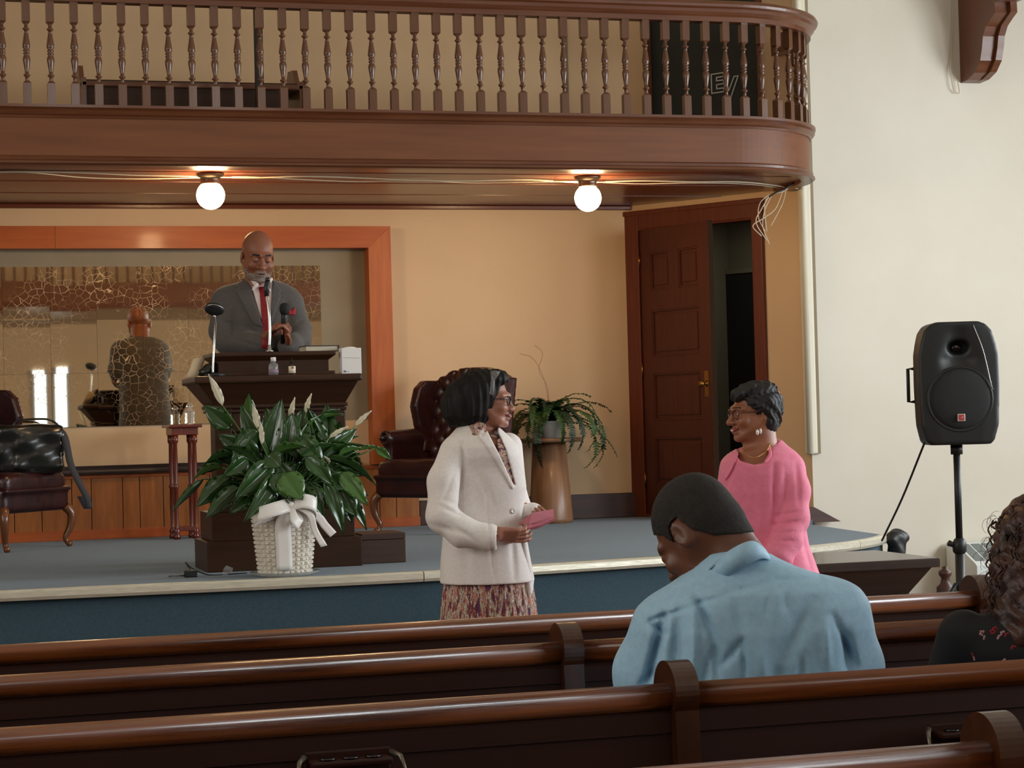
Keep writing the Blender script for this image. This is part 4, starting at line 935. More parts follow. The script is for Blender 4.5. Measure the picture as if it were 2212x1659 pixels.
def leaf(m, base, tip, w, arch, side, fold=.25, curl=0.0, n=9, stem=None):
    base = Vector(base); tip = Vector(tip); d = tip-base; L = d.length; dn = d.normalized()
    sd = Vector(side).normalized(); sd = (sd-dn*sd.dot(dn)).normalized(); up = sd.cross(dn)
    if up.z < 0: up = -up
    rows = []
    for i in range(n+1):
        t_ = i/n; c = base+d*t_+up*arch*L*4*t_*(1-t_)*.5-Vector((0, 0, 1))*curl*L*t_*t_
        ww = w*(math.sin(math.pi*(t_**.75))**.85 if 0 < t_ < 1 else 0)*(1-.25*t_); ww = max(ww, .0012)
        row = []
        for u in (-1, -.55, -.12, 0, .12, .55, 1):
            row.append(c+sd*u*ww+up*(abs(u)*fold*ww-(.004 if u == 0 else 0)+ (.0035*math.sin(t_*34+abs(u)*5) if abs(u) > .3 else 0)))
        rows.append(row)
    m.sheet(rows, .0012); return rows[0][3]
def lq(px, py, y): q = PY(px, py, y); return Vector((q.x-xl, q.y-yl, q.z-HS))
crown = Vector((0, 0, zb1_-.01))
LV = [  # base px, tip px, depth offset base, tip, half width, arch, fold, light
 ((580, 985), (608, 860), .0, .0, .055, .05, .35, 0), ((560, 975), (520, 872), .05, .08, .04, .12, .3, 0), ((540, 920), (537, 850), .06, .03, .03, .1, .3, 1),
 ((620, 970), (632, 892), -.02, -.02, .055, .1, .1, 0), ((600, 968), (575, 880), .03, .05, .05, .1, .2, 0), ((640, 975), (655, 880), .02, .06, .05, .1, .2, 0),
 ((645, 960), (742, 895), .0, .05, .032, .35, .3, 1), ((690, 910), (735, 885), .05, .05, .03, .1, .3, 0), ((655, 985), (668, 905), .05, .05, .045, .1, .3, 0),
 ((560, 990), (470, 938), .0, .05, .055, .15, .2, 0), ((500, 925), (440, 875), .08, .12, .045, .15, .25, 0), ((555, 1005), (480, 965), -.05, -.03, .05, .2, .2, 0),
 ((535, 990), (482, 1028), -.08, -.13, .04, .2, .3, 0), ((590, 1000), (508, 1075), -.10, -.17, .058, .1, .12, 0), ((600, 1020), (526, 1128), -.12, -.20, .040, .15, .2, 0),
 ((605, 1020), (630, 1095), -.12, -.18, .045, .2, .3, 0), ((598, 1020), (625, 1078), -.15, -.20, .055, .0, .0, 0), ((590, 980), (660, 965), -.08, -.10, .045, .12, .15, 1),
 ((575, 985), (605, 1010), -.1, -.16, .05, .1, .1, 0), ((612, 1022), (654, 1080), -.16, -.21, .062, .0, .02, 1), ((560, 1060), (590, 1118), -.14, -.19, .035, .1, .3, 0),
 ((480, 1010), (418, 1035), -.02, -.05, .035, .2, .3, 1), ((440, 1035), (373, 1105), .0, -.02, .018, .25, .4, 0), ((500, 1030), (425, 1095), -.05, -.08, .045, .2, .3, 0),
 ((520, 1050), (445, 1120), -.05, -.08, .04, .15, .3, 0), ((540, 1065), (495, 1110), -.08, -.12, .035, .15, .3, 0), ((480, 1000), (430, 1020), .03, .04, .04, .15, .3, 0),
 ((500, 985), (445, 1000), .0, .0, .045, .2, .2, 0), ((660, 985), (720, 1050), -.10, -.14, .04, .2, .3, 0), ((650, 1000), (728, 960), -.05, -.05, .05, .2, .2, 0),
 ((690, 1000), (790, 962), .0, .0, .04, .2, .3, 0), ((730, 985), (780, 968), -.02, .0, .03, .1, .3, 1), ((700, 990), (812, 1048), -.04, -.06, .035, .25, .3, 0),
 ((735, 1020), (795, 1092), -.08, -.12, .042, .1, .12, 1), ((700, 1040), (742, 1155), -.08, -.12, .035, .15, .3, 0), ((730, 1060), (770, 1115), -.05, -.08, .05, .1, .2, 0),
 ((745, 1060), (792, 1145), -.02, -.04, .03, .15, .3, 0), ((660, 1040), (700, 1120), -.08, -.12, .045, .15, .3, 0), ((650, 1050), (680, 1110), -.1, -.15, .04, .15, .3, 0),
 ((775, 972), (820, 966), .02, .04, .016, .1, .3, 1), ((812, 968), (845, 992), .03, .02, .020, .1, .4, 1), ((690, 1010), (760, 1075), .02, .02, .05, .1, .2, 0), ((700, 960), (780, 1000), .04, .04, .045, .2, .2, 0),
 ((560, 1035), (500, 1090), .04, .04, .05, .1, .2, 0), ((600, 1000), (640, 1060), -.04, -.06, .05, .1, .2, 0), ((590, 1045), (555, 1100), -.06, -.10, .045, .1, .2, 0), ((640, 940), (700, 1010), -.03, -.06, .05, .1, .2, 0),
 ((560, 930), (500, 1000), -.02, -.04, .05, .1, .2, 0), ((720, 1040), (700, 1090), .05, .05, .05, .1, .2, 0), ((610, 930), (640, 990), .0, -.03, .045, .1, .2, 0),
 ((690, 960), (740, 925), .08, .1, .04, .2, .2, 0), ((470, 1050), (462, 1100), .02, .0, .04, .1, .2, 0), ((745, 1090), (760, 1130), .0, -.02, .03, .1, .3, 0)]
lr = random.Random(12)
for k in range(46):          # darker leaves deep in the clump
    bx, by_ = lr.uniform(520, 720), lr.uniform(960, 1060); a = math.atan2(by_-1030, bx-615+lr.uniform(-40, 40)); L = lr.uniform(60, 105)
    if by_ < 1010: a = lr.uniform(-2.8, -.3)
    tx_, ty_ = bx+math.cos(a)*L*1.1, by_+math.sin(a)*L*(.9 if a < 0 else .6)
    LV.append(((bx, by_), (min(795, max(400, tx_)), min(1135, ty_)), lr.uniform(.0, .14), lr.uniform(.02, .16), lr.uniform(.035, .05), .12, .2, 0))
for b, t_, db, dt, w_, ar, fo, li in LV:
    B = lq(b[0], b[1], yl+db); T = lq(t_[0], t_[1], yl+dt); m = MB(); d = T-B
    sd = Vector((d.z, -.25*abs(d.z), -d.x)) if abs(d.z) > abs(d.x)*.6 else Vector((.2*d.x, -.8, .55))
    if abs(d.z) > abs(d.x)*.6 and sd.x < 0: sd = -sd
    leaf(m, B, T, w_*1.3, ar, sd, fo)
    mid = (crown+B)/2+Vector((0, 0, .06)) if B.z > crown.z else (crown+B)/2+Vector((0, 0, .10))
    c0_ = crown+Vector((random.uniform(-.05, .05), random.uniform(-.04, .04), 0))
    m.tube([tuple(v) for v in spline([tuple(c0_), tuple(mid), tuple(B)], 8)], [.0035]*8, 5)
    m.build('leaf', 'lily_green_light' if li else 'lily_green', ly)
SP = [((481, 876), (450, 808), .05, .018), ((556, 925), (545, 872), -.02, .017), ((566, 960), (560, 905), -.1, .012), ((627, 910), (637, 858), .0, .014), ((661, 892), (673, 850), .04, .013), ((712, 946), (752, 921), .02, .012), ((768, 920), (803, 887), .05, .012), ((712, 1000), (700, 985), -.1, .01)]
for k, (b, t_, dd, w_) in enumerate(SP):
    B = lq(b[0], b[1], yl+dd); T = lq(t_[0], t_[1], yl+dd-.01); d = T-B; m = MB(); leaf(m, B, T, w_*1.35, .06, Vector((d.z, -.1, -d.x)), .3)
    o = m.build('spathe', 'spathe_white', ly)
    mid = (crown+B)/2+Vector((0, .0, .05)); MB().tube([tuple(v) for v in spline([tuple(crown), tuple(mid), tuple(B)], 12)], .003, 6).build('flower_stem', 'stem_green', ly)
# ribbon bow
def rib(pts, w, name='ribbon', side=(1, 0, 0), th=.0015, n=16):
    P = [Vector(v) for v in spline(pts, n)]; rows = []
    for i, p in enumerate(P):
        sd = Vector(side[min(i*len(side)//n, len(side)-1)] if hasattr(side[0], '__len__') else side); rows.append([p+sd*w*u for u in (-1, -.5, 0, .5, 1)])
    return MB().sheet(rows, th)
kn = lq(628, 1090, yl-.17); bw = thing('ribbon_bow', 'x', 'x'); del bw['label']; del bw['category']; bw.parent = ly; bw.location = kn
rel2 = lambda px, py, dy: (lq(px, py, yl-.17+dy)-kn)[:]
rib([(0, 0, 0), rel2(655, 1082, -.03), rel2(682, 1090, -.02), rel2(680, 1108, .02), rel2(650, 1105, .02), (0, 0, .005)], .034, side=(.15, .3, 1)).build('bow_loop', 'ribbon_white', bw)
rib([(0, 0, 0), rel2(600, 1098, -.04), rel2(562, 1110, -.03), rel2(545, 1120, .02), rel2(580, 1110, .02), (0, 0, .005)], .032, side=(-.2, .3, 1)).build('bow_loop', 'ribbon_white', bw)
rib([(0, 0, 0), rel2(635, 1118, -.04), rel2(650, 1135, -.03), rel2(640, 1112, .0), (0, 0, .0)], .026, side=(.6, .3, .8)).build('bow_loop', 'ribbon_white', bw)
rib([(0, 0, 0), rel2(632, 1060, -.01), rel2(640, 1075, .02), (0, 0, .0)], .016, side=(1, .3, .2)).build('bow_loop', 'ribbon_white', bw)
rib([(0, -.005, -.01), rel2(612, 1130, .0), rel2(613, 1180, .015), rel2(615, 1232, .03)], .04, side=(1, .05, 0)).build('bow_tail', 'ribbon_white', bw)
rib([(0, -.005, 0), rel2(668, 1110, -.02), rel2(680, 1145, -.0), rel2(700, 1180, -.0)], .018, side=(.9, .05, .2)).build('bow_tail', 'ribbon_white', bw)
rib([(.02, 0, 0), rel2(685, 1115, .0), rel2(702, 1135, .0), rel2(720, 1155, .0)], .02, side=(.8, .05, .6)).build('bow_tail', 'ribbon_white', bw)
MB().ball((0, -.005, 0), (.018, .014, .018)).build('knot', 'ribbon_white', bw)

# ================================================================== loudspeaker, pole stand, cable, corner roll
sp_y = PD(2062, 830, 10.2); S0 = sp_y; ang = -math.radians(16.45)-math.radians(2)
t = thing('speaker_stand', 'black metal pole of the stand that carries the loudspeaker by the white wall', 'speaker stand', (S0.x, S0.y, 0), ang)
zbot = PD(2060, 960, 10.2).z; zk = PD(2063, 1170, 10.2).z
MB().tube([(0, 0, zk-.02), (0, 0, zbot)], .0175, 16).build('upper_pole', 'black_plastic', t)
MB().tube([(0, 0, .12), (0, 0, zk)], .024, 16).build('lower_pole', 'black_plastic', t)
MB().lathe([(.024, zk-.06), (.034, zk-.05), (.036, zk-.01), (.028, zk+.01), (.018, zk+.02)], 16).build('collar', 'black_plastic', t)
MB().tube([(-.02, 0, zk-.02), (-.055, -.01, zk-.005)], [.010, .016], 10).build('clamp_knob', 'black_plastic', t)
for k in range(3):
    a = math.radians(90+120*k); MB().tube([(0.03*math.cos(a), .03*math.sin(a), .55), (.45*math.cos(a), .45*math.sin(a), .015)], .011, 8).build('leg', 'black_plastic', t)
    MB().tube([(0.03*math.cos(a), .03*math.sin(a), .2), (.24*math.cos(a), .24*math.sin(a), .30)], .008, 6).build('brace', 'black_plastic', t)
sp = thing('loudspeaker', 'black moulded loudspeaker with a small red badge, raised before the white wall', 'speaker', (S0.x, S0.y, zbot), ang)
k_ = 10.2/F; HWd = 177*k_/2*.97; HT = (960-697)*k_
def spk(P):
    z = P[:, 2]; w = np.interp(z, [0, .02, .1, .3, .45, HT-.11, HT-.05, HT-.015, HT], [HWd*.74, HWd*.84, HWd*.96, HWd, HWd*.99, HWd*.94, HWd*.85, HWd*.70, HWd*.52]).astype(np.float32)
    yb = np.interp(np.abs(P[:, 0]), [0, HWd*.5, HWd], [.20, .17, .02]).astype(np.float32)
    d = np.maximum(np.abs(P[:, 0])-w+.02, np.maximum(-.14-P[:, 1]+.02+.02*np.clip((np.abs(P[:, 0])/w-.6), 0, 1), P[:, 1]-yb)); d = np.maximum(d, np.maximum(.02-z, z-HT+.02)); return d-.02
s = SD().u(spk)
s.sub(cone((-.0, -.21, HT*.86), (0, -.21, HT*.70), .10, .125, ((0, 1, 0), .8)), .02).sub(ell((0, -.12, HT*.79), (.05, .06, .035)), .02)
s.build('cabinet', 'black_plastic', (-.26, -.22, -.02), (.26, .26, HT+.04), .009, sp)
MB().ball((0, -.075, HT*.79), (.03, .01, .022)).build('horn_throat', 'black_gloss', sp)
gM = Matrix.Translation((0, -.138, HT*.37)) @ Matrix.Rotation(math.radians(90), 4, 'X')
MB().lathe([(0, .018), (.08, .016), (.13, .009), (.152, .001), (.155, -.006)], 40, M=gM, caps=False).build('woofer_grille', 'black_grille', sp)
MB().lathe([(.152, .002), (.158, .004), (.164, .002), (.164, -.008)], 40, M=gM, caps=False).build('woofer_ring', 'black_plastic', sp)
MB().box((-.012, -.166, HT*.195), (.012, -.150, HT*.255), bev=.002).build('badge_border', 'badge_silver', sp) if False else MB().box((-.019, -.160, HT*.19), (.019, -.148, HT*.25), bev=.002).build('badge_border', 'badge_silver', sp)
MB().box((-.013, -.1625, HT*.197), (.013, -.155, HT*.243), bev=.001).build('badge', 'badge_red', sp)
MB().tube([(-.006, -.163, HT*.225), (-.001, -.163, HT*.21), (.007, -.163, HT*.228)], .0012, 5).build('badge_tick', 'badge_silver', sp)
MB().tube([(-HWd+.01, .06, HT*.63), (-HWd-.022, .06, HT*.63), (-HWd-.022, .06, HT*.36), (-HWd+.01, .06, HT*.36)], .009, 8).build('side_handle', 'black_plastic', sp)
MB().tube([tuple(v) for v in spline([(.075, -.142, HT-.02), (.12, -.146, HT*.75), (.155, -.146, HT*.47), (.178, -.10, HT*.43)], 20)], .0022, 6).build('trim_line', 'badge_silver', sp)
MB().lathe([(.03, -.05), (.03, 0)], 16).build('socket', 'black_plastic', sp)
a = PD(1997, 957, 10.15); b = PD(1905, 1168, 11.2); tag(MB().tube([tuple(v) for v in spline([a[:], (a.lerp(b, .5)+Vector((0, 0, -.02)))[:], b[:]], 20)], .0055, 6).build('speaker_cable', 'wire_black'), 'thin grey-black cable running from the loudspeaker down to the stage corner', 'cable')
p = PZ(1905, 1165, HS)
s = SD().u(cone((0, 0, -.12), (0, 0, .0), .055, .05)).u(cone((-.04, -.02, .0), (.03, .03, .02), .035), .03).u(ell((.045, 0, .0), .035), .02).disp(wav(.003, 70, 0, (1, 1, 1)))
o = s.build('cloth_roll', 'black_plastic', (-.12, -.1, -.2), (.12, .1, .09), .008); o.location = (5.535, 10.86, HS-.02); tag(o, 'rolled black cloth bundled on the right corner of the stage', 'cloth roll')
# ================================================================== radiator cover
p0 = PY(2076, 1172, 12.6); p1 = PY(2150, 1215, 12.5); 
rd = thing('radiator_cover', 'low white heater cover with a slatted grille beside the loudspeaker pole', 'heater', ((p0.x), 12.84, 0))
zr0, zr1 = PY(2100, 1172, 12.7).z, PY(2100, 1216, 12.42).z
L_ = 1.1
MB().prism([(-.45, 0), (-.03, 0), (-.03, zr0), (-.16, zr0), (-.42, zr1), (-.45, zr1-.02)], 0, L_, 'x').build('housing', 'radiator_white', rd)
for k in range(10):
    x = .02+k*.085; v = Vector((0, -.26, zr1-zr0)).normalized()
    a = Vector((x, -.16, zr0+.002)); b = Vector((x, -.42, zr1+.002))
    MB().sheet([[a+v*.02, b-v*.02], [a+v*.02+Vector((.07, 0, 0)), b-v*.02+Vector((.07, 0, 0))]], .001, smooth=False).build('grille_panel', 'radiator_grille', rd)
# small newel with a finial beside it
p = PD(2042, 1250, 11.4)
t = thing('finial_post', 'short dark turned post with a finial standing behind the front pew end', 'post', (p.x, p.y, 0)); zf_ = PD(2042, 1222, 11.4).z
MB().lathe([(0, 0), (.05, 0), (.05, zf_-.12), (.03, zf_-.10), (.022, zf_-.07), (.036, zf_-.05), (.036, zf_-.03), (.014, zf_-.018), (.018, zf_-.008), (0, zf_)], 16).build('post', 'baseboard_wood', t)
MB().box((.06, -.03, 0), (.16, .05, zf_-.14), bev=.01).build('side_block', 'baseboard_wood', t)
# ================================================================== communion table
zt3 = .78; c = PZ(2031, 1205, zt3); b = PZ(1837, 1186, zt3)
y0, y1 = c.y, c.y+.62; x1 = c.x; x0 = x1-.88
tb = thing('communion_table', 'dark wooden table with a projecting top and moulded apron, right of the woman in pink', 'table', (0, 0, 0))
MB().box((x0, y0, zt3-.04), (x1, y1, zt3), bev=.004).build('top', 'table_wood', tb)
frust(MB(), x0+.12, x1-.12, y0+.10, y1-.10, zt3-.17, x0+.03, x1-.03, y0+.02, y1-.02, zt3-.04).build('flared_apron', 'table_wood', tb)
MB().box((x0+.10, y0+.08, zt3-.20), (x1-.10, y1-.08, zt3-.17), bev=.006).build('apron_moulding', 'table_wood', tb)
MB().tube([(x0+.1, y0+.075, zt3-.215), (x1-.1, y0+.075, zt3-.215)], .012, 10).build('bead', 'black_gloss', tb)
MB().box((x0+.13, y0+.12, .0), (x1-.13, y1-.12, zt3-.2)).build('body', 'table_wood', tb)
for xx in (x0+.10, x1-.22): MB().box((xx, y0+.09, 0), (xx+.12, y0+.17, zt3-.21), bev=.006).build('leg_panel', 'baseboard_wood', tb)
# carpeted step at the stage end behind it
t = thing('carpeted_step', 'blue carpeted step at the right end of the stage, behind the dark table', 'step', (5.25, 10.0, 0))
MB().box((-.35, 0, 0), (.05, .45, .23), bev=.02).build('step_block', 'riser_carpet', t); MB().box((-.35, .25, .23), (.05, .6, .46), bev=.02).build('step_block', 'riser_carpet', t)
# ================================================================== people
class Fig:
    def __init__(s, name_label, px, D, z0, cat='person'):
        p = PD(px, 880, D); s.z0 = z0; s.rz = -AL; s.s = D/F
        s.root = thing('person', name_label, cat, (p.x, p.y, z0), s.rz); s.o = Vector((p.x, p.y, 0))
        s.ex = Vector((math.cos(s.rz), math.sin(s.rz), 0)); s.ey = Vector((-math.sin(s.rz), math.cos(s.rz), 0))
    def __call__(s, px, py, dy=0.0):
        d = _ray(px, py); C = -s.o+Vector((0, 0, H)); dv = Vector(d); o = Vector((0, 0, 0))-s.o
        t = (dy-o.dot(s.ey))/dv.dot(s.ey); q = o+dv*t; return np.array([q.dot(s.ex), dy, dv.z*t+H-s.z0], np.float32)
def xf(g, M, sc=1.0):
    R_ = np.array(M.to_3x3(), np.float32); c = np.array(M.translation, np.float32)
    return lambda P: g(((P-c) @ R_)/sc)*sc
def crease(a, b, w, amp):
    ym = max(a[1], b[1])+.10
    def g(P):
        ex, ez = b[0]-a[0], b[2]-a[2]; u = np.clip(((P[:, 0]-a[0])*ex+(P[:, 2]-a[2])*ez)/(ex*ex+ez*ez+1e-9), 0, 1)
        dx = P[:, 0]-a[0]-u*ex; dz = P[:, 2]-a[2]-u*ez; return (amp*np.exp(-(dx*dx+dz*dz)/(w*w))*(.35+.65*np.sin(u*math.pi))*(P[:, 1] < ym)).astype(np.float32)
    return g
def poly2(pts, ax=(0, 2)):
    V = np.array(pts, np.float32)
    def g(P):
        p = P[:, list(ax)]; d = np.full(len(p), 1e9, np.float32); s = np.ones(len(p), np.float32); n = len(V); j = n-1
        for i in range(n):
            e = V[j]-V[i]; w = p-V[i]; t = np.clip((w @ e)/(e @ e+1e-12), 0, 1); b = w-t[:, None]*e; d = np.minimum(d, (b**2).sum(1))
            c1 = p[:, 1] >= V[i][1]; c2 = p[:, 1] < V[j][1]; c3 = e[0]*w[:, 1] > e[1]*w[:, 0]
            f = (c1 & c2 & c3) | (~c1 & ~c2 & ~c3); s[f] *= -1; j = i
        return s*np.sqrt(d)
    return g
def decal(fig, name, field, pxs, m, t=.004, dep=.008, back=False, h=.004, ycut=None, dyr=(-.3, .3), label=None, parent=None, pdy=None):
    """a thin panel that follows a garment's surface inside an outline"""
    dy0 = 0 if pdy is None else pdy
    pts = [fig(x, y, dy0)[[0, 2]] for x, y in pxs]; pl = poly2(pts); yc = 0.0 if ycut is None else ycut
    def g(P):
        f = field(P); d = np.maximum(f-t, -(f+dep)); d = np.maximum(d, pl(P)); return np.maximum(d, (yc-P[:, 1]) if back else (P[:, 1]-yc))
    A = np.array(pts); lo = (A[:, 0].min()-.012, dyr[0], A[:, 1].min()-.012); hi = (A[:, 0].max()+.012, dyr[1], A[:, 1].max()+.012)
    return SD().u(g).build(name, m, lo, hi, h, parent or fig.root, label)
def shellpart(fig, name, field, region, m, lo, hi, h=.003, t=.003, dep=.006, label=None):
    def g(P):
        f = field(P); return np.maximum(np.maximum(f-t, -(f+dep)), region(P))
    return SD().u(g).build(name, m, lo, hi, h, fig.root, label)
def head_sdf(female=False, smile=0.0, closed=True, nose=1.0, jaw=1.0):
    s = SD().u(ell((0, .022, .035), (.074, .096, .084))).u(ell((0, -.030, -.028), (.060, .062, .082)), .03)
    s.u(ell((0, -.040, -.072), (.046*jaw, .048, .040)), .02)
    for x in (-1, 1):
        s.u(cone((x*.056, .0, -.040), (x*.030*jaw, -.062, -.092), .020, .016), .02)
        s.u(ell((x*.040, -.068, -.034), (.024, .022, .022)), .018)
        s.u(cone((x*.012, -.088, .018), (x*.046, -.068, .016), .012, .010), .012)
    s.u(ell((0, -.078, -.100), (.022*jaw, .018, .016)), .015)
    s.u(cone((0, -.086, .006), (0, -.108*nose, -.032), .008, .012), .010).u(ell((0, -.112*nose, -.037), (.014, .012, .012)), .008)
    for x in (-1, 1):
        s.u(ell((x*.0155*nose, -.098, -.040), (.010, .012, .009)), .005)
        s.sub(ell((x*.031, -.101, -.004), (.019, .016, .012)), .012)
        s.u(ell((x*.031, -.076, -.005), (.0165, .017, .0145)), .003)
    mz = -.070
    s.u(ell((0, -.091, mz+.006), (.024+.006*smile, .013, .007)), .006).u(ell((0, -.089, mz-.007), (.021+.004*smile, .013, .0075)), .006)
    s.sub(cone((-.024-.008*smile, -.088+.006*smile, mz+.008*smile), (0, -.106, mz), .0022, .003+.001*smile), .003).sub(cone((.024+.008*smile, -.088+.006*smile, mz+.008*smile), (0, -.106, mz), .0022, .003+.001*smile), .003)
    for x in (-1, 1):
        s.sub(cone((x*.020, -.100, -.046), (x*(.036+.004*smile), -.080, -.074), .0025), .008)       # smile lines
        s.u(ell((x*.076, .014, -.012), (.008, .019, .031), (0, 0, x*14)), .006).sub(ell((x*.086, .010, -.008), (.006, .010, .018)), .004)
    return s
def hmat(c, yaw, pitch=0, roll=0): return Matrix.Translation(Vector([float(v) for v in c])) @ Matrix.Rotation(math.radians(yaw), 4, 'Z') @ Matrix.Rotation(math.radians(pitch), 4, 'X') @ Matrix.Rotation(math.radians(roll), 4, 'Y')
def hand(sd, w, f, n, side, curl=(25, 35, 30), sc=1.0, spread=.0, thumb=(.55, .75, .35), curls=None):
    """a palm, four bent fingers of different length and a thumb from the side of the palm"""
    w = np.array(w, float); f = np.array(f, float); f /= np.linalg.norm(f); n = np.array(n, float); n -= f*(n@f); n /= np.linalg.norm(n); l = np.cross(f, n)*side
    k = .010*sc
    for a in (-.026, -.009, .009, .026):
        sd.u(cone(w+l*a*.7*sc+f*.010*sc, w+f*.082*sc+l*a*sc, .0135*sc, .0115*sc), .008*sc)
    for i, (a, L) in enumerate(((.029, .92), (.010, 1.0), (-.009, .95), (-.027, .76))):
        p = w+f*.084*sc+l*a*sc; d = (f+l*a*spread*10); d /= np.linalg.norm(d); rs = [.0098, .0090, .0080, .0068]; ang = 0; cu = curls[i] if curls else curl
        for j, LL in enumerate((.040, .026, .020)):
            ang += math.radians(cu[j]); dd = d*math.cos(ang)+n*math.sin(ang); q = p+dd*LL*L*sc
            sd.u(cone(p, q, rs[j]*sc, rs[j+1]*sc), .0025*sc); p = q
    b = w+f*.022*sc+l*.026*sc+n*.006*sc; t = f*thumb[0]+l*thumb[1]+n*thumb[2]; t /= np.linalg.norm(t)
    q = b+t*.042*sc; sd.u(cone(b, q, .0155*sc, .0115*sc), .010*sc); t2 = t+f*.5+n*.2; t2 /= np.linalg.norm(t2); r = q+t2*.030*sc; sd.u(cone(q, r, .0115*sc, .0095*sc), .003*sc); t3 = t2+f*.3+n*.25; t3 /= np.linalg.norm(t3); sd.u(cone(r, r+t3*.018*sc, .0095*sc, .008*sc), .002*sc)
def glasses(fig, M, sc, m, metal=False, rad=(.024, .019)):
    T = M @ Matrix.Diagonal((sc, sc, sc, 1)); mb = MB()
    for x in (-1, 1):
        ring = [T @ Vector((x*.031+x*rad[0]*math.cos(a), -.101+abs(.031*x+x*rad[0]*math.cos(a))*.18, -.004+rad[1]*math.sin(a))) for a in [2*math.pi*i/20 for i in range(21)]]
        mb.tube(ring, .0024*sc, 6, caps=False)
        mb.tube([T @ Vector((x*.055, -.092, .004)), T @ Vector((x*.070, -.07, .003)), T @ Vector((x*.079, .0, .002)), T @ Vector((x*.080, .015, -.010))], .0022*sc, 6)
    mb.tube([T @ Vector((-.008, -.101, .002)), T @ Vector((0, -.105, .005)), T @ Vector((.008, -.101, .002))], .002*sc, 6)
    return mb.build('glasses', m, fig.root)
def eyes(fig, M, sc, open_=.5, iris='iris_brown', look=0.0):
    T = M @ Matrix.Diagonal((sc, sc, sc, 1)); 
    for x in (-1, 1):
        e = MB(); e.ball((x*.031, -.0835, -.0055), (.0112, .0098, .0058*open_*2), 14, 8, T); o = e.build('eye', 'eye_white', fig.root)
        MB().ball((x*.031+look, -.0920, -.0055), (.0045, .0020, .0042*min(1, open_*2)), 10, 6, T).build('iris', iris, o)
def skin(name, r, g, b): return mat(name, srgb(r, g, b), 0.48, c2=srgb(int(r*.84), int(g*.80), int(b*.78)), nscale=22, contrast=0.7, sss=0.12, bump=0.12, bscale=160, coat=0.08, coat_r=0.4)
skin('skin_speaker', 152, 94, 68); skin('skin_white_jacket', 172, 118, 96); skin('skin_pink', 164, 104, 74); skin('skin_blue', 108, 64, 42); skin('skin_curly', 110, 74, 56)
mat('eye_white', srgb(200, 190, 180), 0.25); mat('iris_brown', srgb(24, 14, 10), 0.2)
mat('lip_brown', srgb(104, 56, 50), 0.4); mat('lip_pink', srgb(140, 62, 58), 0.4)
mat('teeth', srgb(225, 215, 205), 0.3)
mat('hair_black', srgb(14, 13, 12), 0.6, c2=srgb(30, 27, 24), nscale=26, stretch=(1, 1, .16), bump=.6, bscale=60, bstretch=(1, 1, .12), contrast=.5, spec=.2)
mat('hair_short', srgb(24, 20, 18), 0.85, c2=srgb(44, 37, 31), nscale=60, bump=1.0, bscale=300, contrast=.5)
mat('hair_curl_black', srgb(14, 13, 14), 0.62, c2=srgb(34, 34, 36), nscale=40, bump=1.0, bscale=90, contrast=.5)
mat('hair_grey', srgb(120, 120, 116), 0.6, c2=srgb(60, 56, 54), nscale=60, stretch=(1, 1, .2), bump=.8, bscale=80)
mat('hair_brown', srgb(42, 24, 18), 0.45, c2=srgb(80, 46, 34), nscale=20, bump=.8, bscale=60)
mat('beard_grey', srgb(158, 146, 134), 0.85, c2=srgb(112, 94, 82), nscale=120, bump=1.0, bscale=300)
mat('suit_grey', srgb(90, 84, 80), 0.8, c2=srgb(77, 72, 69), nscale=140, bump=.25, bscale=300, sheen=.15)
mat('suit_dark', srgb(50, 46, 46), 0.85)
mat('shirt_white', srgb(232, 214, 210), 0.7); mat('tie_red', srgb(140, 16, 24), 0.45, c2=srgb(120, 10, 20), nscale=80, bump=.2, bscale=200)
mat('square_red', srgb(176, 22, 44), 0.5)
mat('linen_white', srgb(240, 234, 230), 0.75, c2=srgb(232, 225, 220), nscale=90, bump=.35, bscale=350, sheen=.1)
mat('linen_pink', srgb(240, 134, 160), 0.7, c2=srgb(230, 116, 148), nscale=40, bump=.5, bscale=160, sheen=.15, contrast=.6)
mat('shirt_blue', srgb(158, 198, 222), 0.65, c2=srgb(148, 188, 214), nscale=60, bump=.3, bscale=400, sheen=.1)
mat('black_dress', srgb(18, 18, 22), 0.8); mat('flower_red', srgb(150, 30, 40), 0.7); mat('flower_pale', srgb(190, 140, 140), 0.7)
mat('shoe_black', srgb(20, 18, 18), 0.3); mat('envelope_pink', srgb(186, 108, 120), 0.7); mat('button_pearl', srgb(205, 196, 186), 0.25)
mat('gold', srgb(200, 160, 90), 0.3, metal=1.0); mat('pearl', srgb(240, 236, 228), 0.15, coat=.6)
mat('glasses_tortoise', srgb(96, 50, 30), 0.2, coat=.5)
